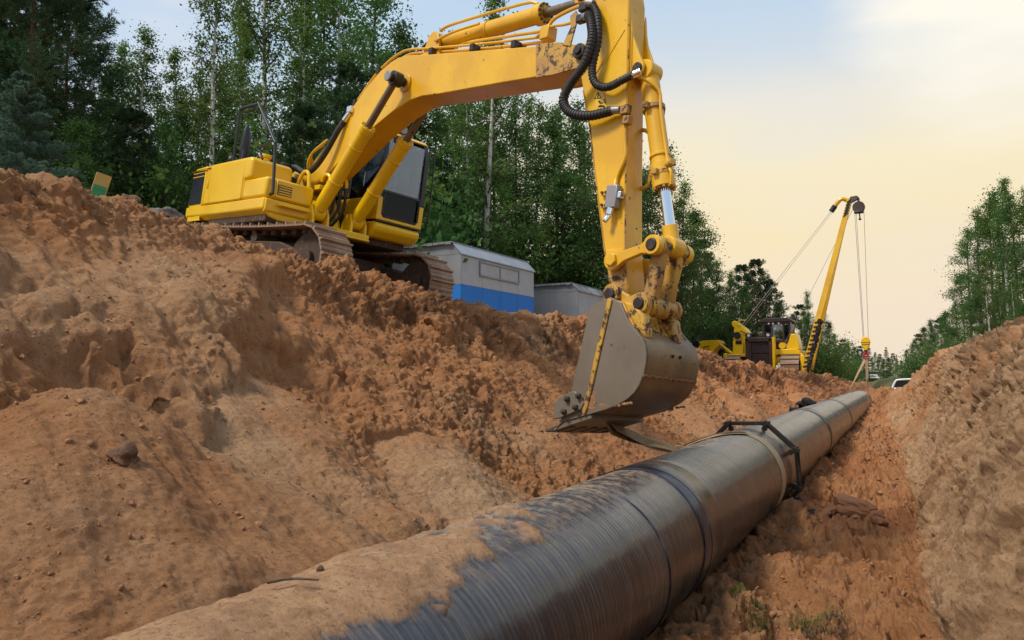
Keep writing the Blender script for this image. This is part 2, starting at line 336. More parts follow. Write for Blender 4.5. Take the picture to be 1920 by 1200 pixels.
M['needle'] = leaf('pine_needles', (.050, .100, .044), (.062, .118, .052), (.09, .14, .06), .2); M['blue_needle'] = leaf('blue_spruce_needles', (.115, .20, .145), (.085, .155, .11), (.17, .26, .19), .2)
M['grass'] = leaf('grass_blades', (.11, .15, .035), (.08, .12, .03), (.2, .19, .07), .3); M['dry'] = leaf('dry_roots', (.16, .11, .05), (.11, .075, .04), (.2, .15, .08), .1)
M['bark'] = simple('brown_bark', (.085, .062, .045), .95, 9, .5); M['pine_bark'] = simple('orange_pine_bark', (.16, .08, .045), .95, 9, .45)
def birchb():
    b = NB('white_birch_bark'); n = b.noise(1, 6, .7, stretch=(3, 3, 14)); b.set(Base_Color=b.mix(b.rng(n, .55, .66), (.52, .49, .44), (.06, .05, .045)), Roughness=.85); return b.m
M['birch'] = birchb()

# ------------------------------------------------------------------ the trench, banks and ground
EX_LOC = Vector((-9.56503, 9.33126, 3.35011))
EX_ROT = (Matrix.Rotation(R_(-16.8062), 4, 'Z') @ Matrix.Rotation(R_(6.0051), 4, 'Y') @ Matrix.Rotation(R_(-4.3176), 4, 'X'))
def pipe_c(y):
    s = np.asarray(y, float) / 10
    x = -2.17305 - .18525 * s - .02008 * s * s; z = .61516 + .03392 * s - .01647 * s * s
    return x, z
PR = .61
YK = [-60, -5, 1, 3, 5, 7, 9, 12, 16, 20, 26, 32, 38, 45, 55, 70, 100, 800]
def K(v): return lambda y: np.interp(y, YK, v)
k_xc = K([-7.6, -7.6, -7.5, -7.5, -7.35, -7.12, -7.0, -6.95, -6.7, -6.5, -6.2, -5.75, -5.3, -5.1, -5, -5, -5, -5])
k_zc = K([4.1, 4.1, 4.12, 4.04, 3.90, 3.54, 3.50, 3.18, 3.20, 2.90, 2.50, 2.24, 2.0, 1.85, 1.3, .9, .8, .8])
k_zp = K([3.6, 3.6, 3.6, 3.6, 3.5, 3.4, 3.3, 3.05, 2.85, 2.7, 2.4, 2.15, 1.9, 1.7, 1.2, .85, .8, .8])
k_xt = K([2.4, 2.4, 1.9, .75, .08, -.16, -.18, -.3, -.5, -.8, -1.2, -1.6, -2.0, -2.2, -2.2, -2, -2, -2])
k_xr = K([6, 5.5, 4.6, 2.7, 1.75, 1.45, 1.3, 1.2, 1.12, 1.08, .75, .55, .35, .3, .3, .5, .5, .5])
k_zr = K([3.1, 3.1, 3.1, 3.0, 2.82, 2.70, 2.60, 2.54, 2.66, 2.76, 2.66, 2.62, 2.45, 2.1, 1.35, .85, .8, .8])
k_fl = K([0, 0, 0, 0, 0, 0, 0, 0, .03, .06, .1, .14, .2, .42, .8, .8, .8, .8])
LU = [0, .07, .2, .5, .8, 1.0]; LZ = [1, .90, .735, .42, .14, 0]
RU = [0, .18, .38, .56, .72, .87, 1.0]; RZ = [0, .15, .37, .63, .85, .96, 1.0]
nEx = EX_ROT.to_3x3() @ Vector((0, 0, 1))
def base_height(x, y):
    """x: (m,) columns, y: (n,) rows -> (n, m) heights of the ground before any roughness"""
    Z = np.zeros((len(y), len(x)))
    for j, yy in enumerate(y):
        xc, zc, zp, xt, xr, zr, fl = (float(k(yy)) for k in (k_xc, k_zc, k_zp, k_xt, k_xr, k_zr, k_fl))
        px, pz = (float(q) for q in pipe_c(min(max(yy, 0), 46)))
        bed = min(max(pz - PR, 0) * .0 + fl, 1.3)
        xl = px - .80; zl = bed + float(np.interp(yy, [0, 3, 6, 12, 40], [.62, .58, .50, .5, .55]))
        xs = [-900, -40, -14, xc - 2.2, xc - .9, xc - .25]; zs = [zp - .3, zp - .25, zp, zp + .02, max(zp + .08, zc - .30), zc - .02]
        for u, q in zip(LU, LZ): xs.append(xc + .02 + u * (xl - xc)); zs.append(zl + q * (zc - zl))
        xs += [px - .42, px, px + .40, px + .62, px + .95, (px + 1.0 + xt) / 2]; zs += [bed + .03, bed - .03, bed + .06, bed + .17, bed + .06, bed + .01]
        for u, q in zip(RU, RZ): xs.append(max(xt, px + .75) + u * (xr - max(xt, px + .75))); zs.append(bed + .06 + q * (zr - bed - .06))
        xs += [xr + 1.2, xr + 3.5, xr + 9, 900]; zs += [zr - .05, zr - .5, min(zr - .7, zp), zp - .4]
        a = 0
        for o in (-.12, -.06, 0, .06, .12): a = a + np.interp(x + o, xs, zs)
        Z[j] = a / 5
    return Z
def grid_axis(a, b, d, far0, far1, g=1.25):
    c = list(np.arange(a, b, d)); s = d; q = a; L = []
    while q > far0: s *= g; q -= s; L.append(q)
    s = d; q = c[-1]; Rr = []
    while q < far1: s *= g; q += s; Rr.append(q)
    return np.array(L[::-1] + c + Rr)
def build_ground():
    gx = np.concatenate([grid_axis(-8.3, -.55, .0165, -700, -.56), grid_axis(-.55, 1.6, .0085, -.56, 600)]); gx = np.unique(np.round(gx, 5)); gx = gx[np.concatenate([[True], np.diff(gx) > .004])]
    y1 = list(np.arange(1.2, 9.0, .0185)); s = .0185; q = y1[-1]
    while q < 60: s = max(.0185, q * .0024) if q < 30 else s * 1.03; q += s; y1.append(q)
    while q < 900: s *= 1.25; q += s; y1.append(q)
    s = .0185; q = 1.2; L = []
    while q > -70: s *= 1.12; q -= s; L.append(q)
    gy = np.array(L[::-1] + y1)
    Z = base_height(gx, gy); X, Y = np.meshgrid(gx, gy)
    XC = k_xc(gy)[:, None]; XT = k_xt(gy)[:, None]; XR = k_xr(gy)[:, None]; PX = pipe_c(np.clip(gy, 0, 46))[0][:, None]
    # ground plane under the excavator
    zt = EX_LOC.z - (nEx.x * (X - EX_LOC.x) + nEx.y * (Y - EX_LOC.y)) / nEx.z
    wex = (1 - sstep(3.6, 6.5, np.hypot(X - EX_LOC.x, Y - EX_LOC.y))) * sstep(.25, .7, XC - X)
    Z = Z * (1 - wex) + (zt + .02) * wex
    left = sstep(-.35, .1, X - XC) * (1 - sstep(-.95, -.70, X - PX))      # left bank mask
    right = sstep(-.05, .25, X - XT) * (1 - sstep(.3, 1.2, X - XR))
    far = 1 - sstep(45, 62, Y); near = sstep(-8, 0, Y)
    left *= far; right *= far
    # sand that has run down the left bank: low cones that the bank disappears under
    smooth = np.zeros_like(Z)
    Zb = Z.copy()
    cones = [(-4.82, 2.86, 2.16, .74, .84), (-4.5, 1.2, 1.40, .66, .8), (-5.9, 4.55, 2.55, .74, .8), (-4.55, 5.9, 1.55, .64, .6), (-4.9, 11.5, 1.75, .7, .8), (-4.8, 15, 1.75, .7, .8), (-4.7, 19.5, 1.75, .7, .8), (-4.6, 24, 1.55, .7, .8), (-4.4, 29, 1.4, .7, .8)]
    scoops = [(-5.35, 2.7, .9, .13), (-5.15, 3.95, .55, .10), (-4.45, 3.95, .62, .20), (-4.75, 2.15, .45, .20), (-5.3, 3.3, .5, .16), (-5.5, 5.75, .50, .18), (-6.1, 5.6, .35, .09), (-4.5, 5.65, .22, .14), (-4.72, 4.50, .07, .10), (-4.74, 4.66, .05, .08), (-5.0, 4.75, .12, .06), (-5.9, 9.2, .55, .22), (-6.1, 10.6, .7, .28), (-6.0, 12.6, .8, .30), (-4.6, 8.2, .4, .12), (-5.6, 7.4, .4, .14),
              (-5.5, 15.5, .8, .35), (-5.3, 18.3, .7, .3), (-5.0, 21.8, 1.1, .45), (-5.2, 25.0, 1.0, .4), (-5.0, 29, 1.2, .4), (-3.9, 4.6, .18, .08), (-6.5, 7.6, .3, .16), (-6.35, 8.5, .3, .2)]
    wn1 = np.zeros_like(Z); sel0 = np.where((left > 0)); wn1[sel0] = fbm(X[sel0], Y[sel0], Z[sel0], 1.5, 6, .62)
    for cx, cy, r, dp in scoops:
        dist = np.hypot(X - cx, (Y - cy) * .8) - wn1 * r * .55
        Z -= dp * (sstep(r, r - min(.3, r * .6), dist) if False else (1 - sstep(r - min(.3, r * .6), r, dist))) * left
    fs = Y - (6.3 - (X + 6.8) * 1.17) + wn1 * .28
    Z += .26 * (1 - sstep(-.06, .14, fs)) * sstep(-1.7, -.3, fs) * sstep(-7.0, -6.5, X) * (1 - sstep(-5.3, -4.6, X)) * left
    Zb = Z.copy()
    for cx, cy, cz, sl, st in cones:
        rr_ = np.hypot(X - cx, (Y - cy) * st); an = np.arctan2(Y - cy, X - cx)
        wob = .10 * perlin(np.cos(an) * 2 + cx, np.sin(an) * 2 + cy, rr_ * .5) + .05 * perlin(np.cos(an) * 7 + cx, np.sin(an) * 7, rr_ * .3)
        c = cz - sl * rr_ * (1 + wob) - .10 * np.exp(-(rr_ / .12) ** 2)
        d = c - Zb; m = sstep(-.02, .03, d) * left
        Z = np.where(m > 0, np.maximum(Z, Zb * (1 - m) + c * m), Z); smooth = np.maximum(smooth, m * .92)
    Z -= 1.0 * np.exp(-(((X + 1.2) / 3.2) ** 2 + ((Y - 68) / 4.5) ** 2))        # the far car stands in a dip
    # normals of the shaped ground
    def blur(A, n):
        for _ in range(n):
            B = A.copy(); B[1:-1] = (A[:-2] + 2 * A[1:-1] + A[2:]) / 4; A = B.copy(); A[:, 1:-1] = (B[:, :-2] + 2 * B[:, 1:-1] + B[:, 2:]) / 4
        return A
    Zs = blur(Z, 14); Z = np.where((left > .02), blur(Z, 2), Z); Z0 = Z; Z = Zs
    gxd = np.gradient(Z, axis=1) / np.gradient(X, axis=1); gyd = np.gradient(Z, axis=0) / np.gradient(Y, axis=0)
    nl = np.sqrt(gxd ** 2 + gyd ** 2 + 1); NX, NY, NZ = -gxd / nl, -gyd / nl, 1 / nl
    Z = Z0
    sel = (X > -20) & (X < 12) & (Y > -10) & (Y < 75); ii = np.where(sel)
    x, y, z = X[ii], Y[ii], Z[ii]; Lm, Rm, Sm = left[ii], right[ii], smooth[ii]
    rough_l = np.clip(.22 + .9 * fbm(x, y, z, .6, 4) + .45 * sstep(4.2, 7, y), .10, 1) * (1 - Sm * .85)
    xcv = np.interp(y, gy, XC[:, 0]); crest = np.exp(-((x - xcv - .15) / .45) ** 2) * (1 - sstep(45, 60, y))
    plate = (1 - Lm) * (1 - Rm)
    bed = sstep(-.2, .3, x - pipe_c(np.clip(y, 0, 46))[0]) * (1 - sstep(-.1, .3, x - np.interp(y, gy, XT[:, 0])))
    big = fbm(x, y, z, .75, 3); mid = fbm(x, y * 1.0, z, 2.6, 3)
    # rills and fallen streaks run down the slope: stretched along x/z, fine along y
    rill = 1 - 2 * np.abs(fbm(x * .35, y * 1.0, z * .35, 3.4, 3)); rill2 = 1 - 2 * np.abs(fbm(x * .5 + y * .25, y * 1.0, z * .5, 8, 3))
    fine = fbm(x, y, z, 34, 2)
    # slabs: steps where crusts have broken off
    sl = fbm(x * 1.2, y * .9, z * 1.6, 1.1, 4); slab = sstep(.02, .06, sl) - .5; sl2 = fbm(x * 1.3 + 9, y, z * 2, 2.4, 4); slab2 = sstep(.05, .10, sl2)
    crumb = fbm(x, y, z, 4.5, 6, .58); coarse = fbm(x, y, z, 1.9, 5, .55)
    hole = sstep(.28, .5, fbm(x, y, z, 3.4, 4, .55)); hole2 = sstep(.26, .42, fbm(x + 7, y, z, 9, 3, .55))
    d = np.zeros_like(x)
    gully = 1 - 2 * np.abs(fbm(x * .22, y * 1.0 - x * .25, z * .22, 1.5, 4, .55))
    grit = fbm(x, y, z, 12, 5, .68); grit2 = np.maximum(0, fbm(x, y, z, 20, 3, .6))
    slide = fbm(x * .12, y * 1.0 + .12 * x, z * .12, 5.5, 4, .6)
    d += Lm * (.15 * big + .025 * mid * (1 - Sm * .7) + .06 * gully * (1 - Sm) + .016 * slide) + Lm * rough_l * (.034 * rill + .020 * rill2 + .020 * crumb + .045 * coarse + .034 * slab + .024 * slab2 - .055 * hole - .030 * hole2 + .026 * grit + .03 * grit2) + Lm * (.0095 * grit + .0045 * fine + .010 * grit2 + .010 * fbm(x * .3, y, z * .3, 4, 2) * Sm)
    rr = np.clip(.75 + .8 * fbm(x, y, z, .8, 2), .25, 1.1)
    st = sstep(-.1, .1, fbm(x * .4, y * .35, z * 2.2, 1.5, 4, .55))
    fade_r = 1 - sstep(45, 60, y)
    yr = y + .75 * z - .2 * x                                            # streaks lean back along the trench as they fall
    rs = 1 - 2 * np.abs(fbm(x * .25, yr, z * .25, 2.4, 4, .55)); rs2 = 1 - 2 * np.abs(fbm(x * .4, yr, z * .4, 7, 4, .55)); rs3 = fbm(x * .3, yr, z * .3, 16, 3, .55)
    rr = rr * (.30 + .70 * sstep(.75, 1.7, z + .35 * fbm(x, y, z, .7, 3))) * np.clip(.55 + 1.3 * fbm(x + 5, y, z, .55, 3), .25, 1)
    led = sstep(-.05, .05, fbm(x * .35, yr * .35, z * 2.6, 1.3, 4, .6))
    gr_ = 1 - 2 * np.abs(fbm(x * .2, yr, z * .2, .8, 4, .6)); rim = np.exp(-((x - np.interp(y, gy, XR[:, 0]) + .1) / .45) ** 2) * fade_r
    d += rim * (.10 * coarse + .09 * fbm(x, y, z, .9, 2) - .05 + .02 * grit)
    d += Rm * (.13 * big + .09 * gr_ + .03 * coarse + .010 * grit + .005 * fine + .045 * rs + .022 * rs2 + .006 * rs3) + Rm * rr * (.035 * slab + .015 * slab2 + .035 * led + .10 * rs + .050 * rs2 + .012 * rs3 + .006 * crumb + .010 * grit + .008 * grit2 - .02 * hole - .014 * hole2 + .003 * fine)
    crest = crest * (.45 + .55 * sstep(5.5, 8, y))
    d += crest * (.10 * coarse + .035 * crumb + .03 * grit + .03 * grit2 + .10 * fbm(x, y, z, 1.1, 2) - .05 * hole2)
    d += bed * (.075 * mid + .12 * coarse + .09 * fbm(x, y, z, .9, 3) + .028 * crumb + .045 * slab2 + .035 * slab + .06 * slab - .09 * hole - .030 * hole2 + .028 * grit + .036 * grit2 + .003 * fine)
    dw = plate * (1 - bed) * (1 - wex[ii]) * (1 - crest) * (.05 * mid + .05 * crumb); d += dw * (1 - sstep(50, 62, y) * .5)
    fade = near[ii]; d *= fade
    X[ii] = x + NX[ii] * d; Y[ii] = y + NY[ii] * d; Z[ii] = z + NZ[ii] * d
    hue = .35 + .10 * sstep(4, 14, Y) + .35 * sstep(9, 24, Y) * left + .28 * np.clip(1 - right - left, 0, 1) * sstep(-1.0, -.4, X - PX) - .44 * right * (1 - sstep(10, 30, Y) * .6)
    hh = np.zeros_like(Z); hh[ii] = .35 * fbm(x, y, z, .4, 3) - .12 * Sm; hue = hue + hh
    ts = np.zeros_like(Z); ts[ii] = np.exp(-((x - xcv - .42) / .30) ** 2) * sstep(6.0, 9, y) * (1 - sstep(38, 50, y)) * .85 + Rm * .75 * sstep(1.55, 2.5, z + .25 * fbm(x, y, z, 1.2, 3))
    ts[ii] *= sstep(-.15, .25, fbm(x * .8, y * .8, z, 1.3, 3))
    gr = np.clip(sstep(0, 4, XC - 3.5 - X) + sstep(58, 70, Y) + sstep(1, 6, X - XR - 3), 0, 1)
    n, m = X.shape; idx = np.arange(n * m).reshape(n, m)
    F = np.stack([idx[:-1, :-1], idx[:-1, 1:], idx[1:, 1:], idx[1:, :-1]], -1).reshape(-1, 4)
    V = np.stack([X, Y, Z], -1).reshape(-1, 3)
    me = mesh_np('ground', V, F, M['sand'], attrs=dict(hue=hue, topsoil=ts, grass=gr, smooth=smooth))
    o = bpy.data.objects.new('ground', me); COL.objects.link(o); tag(o, kind='structure')
    return gx, gy, X, Y, Z, left, right, smooth
gx, gy, GX, GY, GZ, GL, GR, GS = build_ground()
def ground_z(x, y):
    j = int(np.clip(np.searchsorted(gy, y), 1, len(gy) - 1)); i = int(np.clip(np.searchsorted(gx, x), 1, len(gx) - 1))
    return float(GZ[j, i])
def idx_at(x, y): return int(np.clip(np.searchsorted(gy, y), 1, len(gy) - 1)), int(np.clip(np.searchsorted(gx, x), 1, len(gx) - 1))

def build_clods():
    rg = np.random.RandomState(3); mb_v = []; mb_f = []; o = 0
    b = MB().blob((0, 0, 0), 1, 5, 6, 4, .45); bv0 = np.array(b.v); tri = []
    for q in b.f: tri += [(q[0], q[1], q[2]), (q[0], q[2], q[3])]
    bf = np.array(tri); n = 0
    while n < 15000:
        y = 1.4 + 26 * rg.rand() ** 1.9; t = rg.rand()
        if t < .55: x = float(k_xc(y)) - .1 + rg.rand() * 4.3
        elif t < .8: x = float(k_xt(y)) - .2 + rg.rand() * 1.5
        else: x = float(pipe_c(y)[0]) + .55 + rg.rand() * max(.1, float(k_xt(y)) - float(pipe_c(y)[0]) - .3)
        j, i = idx_at(x, y); 
        if abs(x - float(pipe_c(y)[0])) < .66: continue
        if x > float(k_xt(y)) and rg.rand() < .7: continue
        if GS[j, i] > .5 and rg.rand() < .45: continue
        if perlin(x * .9, y * .9, 3.3) < -.05 and rg.rand() < .8: continue
        s = .0035 + .015 * rg.rand() ** 8 + (.0022 * y if y > 6 else 0) * rg.rand() ** 4
        A = rg.normal(size=(3, 3)); Q, _ = np.linalg.qr(A); v = (bv0 * (s * (.6 + .9 * rg.rand(3)))) @ Q.T + [GX[j, i], GY[j, i], GZ[j, i] + s * .25]
        mb_v.append(v); mb_f.append(bf + o); o += len(v); n += 1
    me = mesh_np('soil_crumbs', np.concatenate(mb_v), np.concatenate(mb_f), M['clod'], False)
    ob = link('soil_crumbs', me); tag(ob, 'loose crumbs of soil scattered over both trench banks', 'soil crumbs', kind='stuff')
build_clods()

# ------------------------------------------------------------------ the pipeline
def build_pipe():
    ys = np.concatenate([np.arange(-1.5, 8, .022), np.arange(8, 42.6, .07)]); na = 176
    th = np.linspace(0, 2 * math.pi, na, endpoint=False); TH, YY = np.meshgrid(th, ys)      # th measured from the top, + towards the right
    cx, cz = pipe_c(ys); cx = cx[:, None]; cz = cz[:, None]
    nx, nz = np.sin(TH), np.cos(TH); px, pz = cx + PR * nx, cz + PR * nz
    deg = np.degrees((TH + math.pi) % (2 * math.pi) - math.pi)
    cov = np.interp(YY, [-2, 1.8, 2.6, 3.1, 3.6, 4.4, 5.2, 6.2, 7, 9, 12], [1.4, 1.25, 1.05, .66, .26, .22, .12, .06, .0, -.15, -.5])
    side = 1 - sstep(18, 46, deg + 9 * perlin(YY * 1.4, TH * 2, 0 * TH)) - .5 * sstep(-60, -95, -deg * 0 + deg * -1 * 0 + 0 * deg)
    left = 1 - sstep(70, 105, -deg)
    n = fbm(px, YY, pz, 1.6, 4); n2 = fbm(px, YY, pz, 7, 3)
    m = sstep(.38, .56, cov * side * left + .62 * n + .34 * n2 + .12 * fbm(px, YY, pz, 22, 2))
    m = m * sstep(.05, .20, cov * side * left)
    topm = np.clip(1 - np.abs(deg + 12) / 55, 0, 1)
    dust = np.clip(topm * np.interp(YY, [0, 5, 9, 16, 30], [1.0, 1.0, .75, .40, .2]) + .03 * (1 - np.abs(deg) / 180), 0, 1)
    disp = m * (.010 + .030 * np.clip(n + .3, 0, 1) + .016 * np.maximum(0, fbm(px, YY, pz, 13, 4, .65)) + .010 * fbm(px, YY, pz, 30, 3)) + .0015 * np.sin(YY * 130) * (1 - m) * 0
    dent = .0035 * fbm(px * .6, YY, pz * .6, 2.2, 3)
    r = PR + disp + dent
    V = np.stack([cx + r * nx, YY, cz + r * nz], -1).reshape(-1, 3)
    a, b = TH.shape; idx = np.arange(a * b).reshape(a, b); nxt = np.roll(idx, -1, 1)
    F = np.stack([idx[:-1], idx[1:], nxt[1:], nxt[:-1]], -1).reshape(-1, 4)
    root = empty('pipeline', (0, 0, 0)); tag(root, 'long black coated steel pipe in the trench, sand caked on its near end', 'pipe')
    me = mesh_np('pipe_wall', V, F, M['pipe'], attrs=dict(sand=m, dust=dust, sky_sheen=np.clip((np.cos(TH) - .25) / .75, 0, 1) ** 1.3 * np.interp(YY, [0, 6, 12, 20], [.26, .34, .65, .95]))); link('pipe_wall', me, root)
    def band(name, y0, y1, dr, th0=0, th1=2 * math.pi, mt='pipe', skew=0, parent=root, n=72, wav=.0, th_s=.004):
        v = []; f = []
        T = np.linspace(th0, th1, n)
        prof = [(y0, -.004), (y0, dr), (y0 + .006, dr + th_s), (y1 - .006, dr + th_s), (y1, dr), (y1, -.004)]
        for t in T:
            for yy, k in prof:
                y = yy + skew * (t - th0) + wav * math.sin(5 * t + yy * 7); x, z = pipe_c(y)
                v.append((x + (PR + k) * math.sin(t), y, z + (PR + k) * math.cos(t)))
        for i in range(n - 1):
            for j in range(5): f.append((i * 6 + j, i * 6 + j + 1, (i + 1) * 6 + j + 1, (i + 1) * 6 + j))
        return MB().add(v, f).build(name, M[mt], parent)
    sl = band('joint_sleeve', 6.25, 6.92, .006, wav=.012)
    band('tape_edge', 6.42, 6.445, .012, -.2, 2.3, skew=.03, parent=sl); 
    band('joint_sleeve', 17.6, 18.5, .006); band('joint_sleeve', 24.6, 25.4, .006); band('tape_edge', 5.2, 5.22, .004, .3, 2.4, skew=.05)
    # torn flap of the near sleeve
    v = []
    for i in range(14):
        t = .15 + .5 * i / 13; y = 6.60 + .010 * math.sin(i * 1.7); x, z = pipe_c(y); k = PR + .016
        v += [(x + k * math.sin(t), y - .012, z + k * math.cos(t)), (x + k * math.sin(t), y + .012, z + k * math.cos(t))]
    x, z = pipe_c(42.59); end = MB().ring((x, 42.5, z), (x, 42.7, z), PR - .03, PR, 48).build('pipe_rim', M['steel'], root)
build_pipe()

def surf(y, t, k=0.0):
    x, z = pipe_c(y); return Vector((float(x) + (PR + k) * math.sin(t), y, float(z) + (PR + k) * math.cos(t)))
def ribbon(mb, P, N, wd, th=.006, tw=None):
    """flat band through points P with surface normals N"""
    P = [Vector(p) for p in P]; n = len(P); v = []; f = []
    for i in range(n):
        t = (P[min(i + 1, n - 1)] - P[max(i - 1, 0)]).normalized(); nn = Vector(N[i]); nn = (nn - t * nn.dot(t)).normalized(); s = t.cross(nn)
        if tw: q = Matrix.Rotation(tw[i], 3, t); nn = q @ nn; s = q @ s
        w = (wd[i] if hasattr(wd, '__len__') else wd) / 2
        v += [P[i] - s * w, P[i] - s * w * .96 + nn * th, P[i] + s * w * .96 + nn * th, P[i] + s * w]
    for i in range(n - 1):
        for j in range(4): f.append((i * 4 + j, i * 4 + (j + 1) % 4, (i + 1) * 4 + (j + 1) % 4, (i + 1) * 4 + j))
    f += [(0, 1, 2, 3), tuple(range(4 * n - 1, 4 * n - 5, -1))]; return mb.add(v, f)
def build_strap():
    root = empty('lifting_strap', surf(10.6, 0)); inv = root.location
    tag(root, 'tan fabric lifting strap looped round the pipe and pulled up to the bucket lip', 'strap')
    T = np.linspace(2.9, .15, 46); mb = MB()
    P = [surf(10.62 + .02 * math.sin(t * 3) , t, .006) - inv for t in T]; N = [(math.sin(t), 0, math.cos(t)) for t in T]
    knot = surf(9.15, -.70, .03)
    for k, o, w in ((0, 0.0, .27), (1, -.10, .14)):
        P2 = []; N2 = []
        for i in range(22):
            q = i / 21; t = .15 + (-.68 - .15) * q; y = 10.62 + o * q + (9.2 - 10.62) * q ** 1.25; P2.append(surf(y, t, .006 + .006 * k + .03 * q * k) - inv); N2.append((math.sin(t), 0, math.cos(t)))
        if k == 0: ribbon(mb, P + P2, N + N2, [w] * 46 + [w - .06 * i / 21 for i in range(22)], .007)
        else: mb2 = ribbon(MB(), P2, N2, [.11 - .02 * i / 21 for i in range(22)], .012)
    mb.build('loop', M['strap'], root); mb2.build('second_ply', M['strap_dark'], root)
    lip = EX_LOC + (EX_ROT @ Vector((7.12, -.02, -1.10))).xyz
    for j, (dx, w, sag) in enumerate(((0, .15, .015), (.05, .12, .04))):
        P3 = [knot.lerp(lip + Vector((dx, dx, 0)), i / 12) - Vector((0, 0, sag * math.sin(math.pi * i / 12))) - inv for i in range(13)]
        ribbon(MB(), P3, [(.75, -.5, .4)] * 13, w, .010, [.25 + .25 * math.sin(i * .5 + j * 2) for i in range(13)]).build('tail', M['strap_dark'], root)
    mb = MB().blob(knot - inv, .085, 3, 12, 8, .25, (1.0, 1.3, .7)); mb.build('knot', M['strap_dark'], root)
build_strap()
def build_clamp():
    y0 = 11.55; x0, z0 = (float(q) for q in pipe_c(y0)); root = empty('pipe_clamp', (x0, y0, z0)); tag(root, 'dark steel chain clamp of hinged bars encircling the pipe beside the tan strap', 'pipe clamp')
    A = [R_(a) for a in (-68, -24, 20, 64, 108, 152, 196, 240)]; rr = PR + .125
    nd = [Vector((rr * math.sin(a), 0, rr * math.cos(a))) for a in A]
    for i in range(len(A)):
        a, b = nd[i], nd[(i + 1) % len(A)]; t = (b - a).normalized(); nrm = Vector((0, 1, 0)).cross(t)
        mb = MB(); wv = .027
        for yy in (-.07, .055):
            for s in (0,):
                o = Vector((0, yy + (.012 if i % 2 else -.012), 0)); p, q = a - t * .045 + o, b + t * .045 + o
                mb.add([p - nrm * wv, p + nrm * wv, q + nrm * wv, q - nrm * wv, p - nrm * wv + Vector((0, .012, 0)), p + nrm * wv + Vector((0, .012, 0)), q + nrm * wv + Vector((0, .012, 0)), q - nrm * wv + Vector((0, .012, 0))],
                       [(0, 1, 2, 3), (7, 6, 5, 4), (0, 4, 5, 1), (1, 5, 6, 2), (2, 6, 7, 3), (3, 7, 4, 0)])
        mb.build('link', M['pin'], root, .004)
        n = a.normalized(); f = MB().cyl(a + Vector((0, -.14, 0)), a + Vector((0, .14, 0)), .026, 12).cyl(a + Vector((0, -.145, 0)), a + Vector((0, -.12, 0)), .045, 6).cyl(a - n * .02, a - n * .075, .022, 10)
        f.cyl(a - n * .085 + Vector((0, -.035, 0)), a - n * .085 + Vector((0, .035, 0)), .040, 14).build('roller_foot', M['pin'], root)
build_clamp()

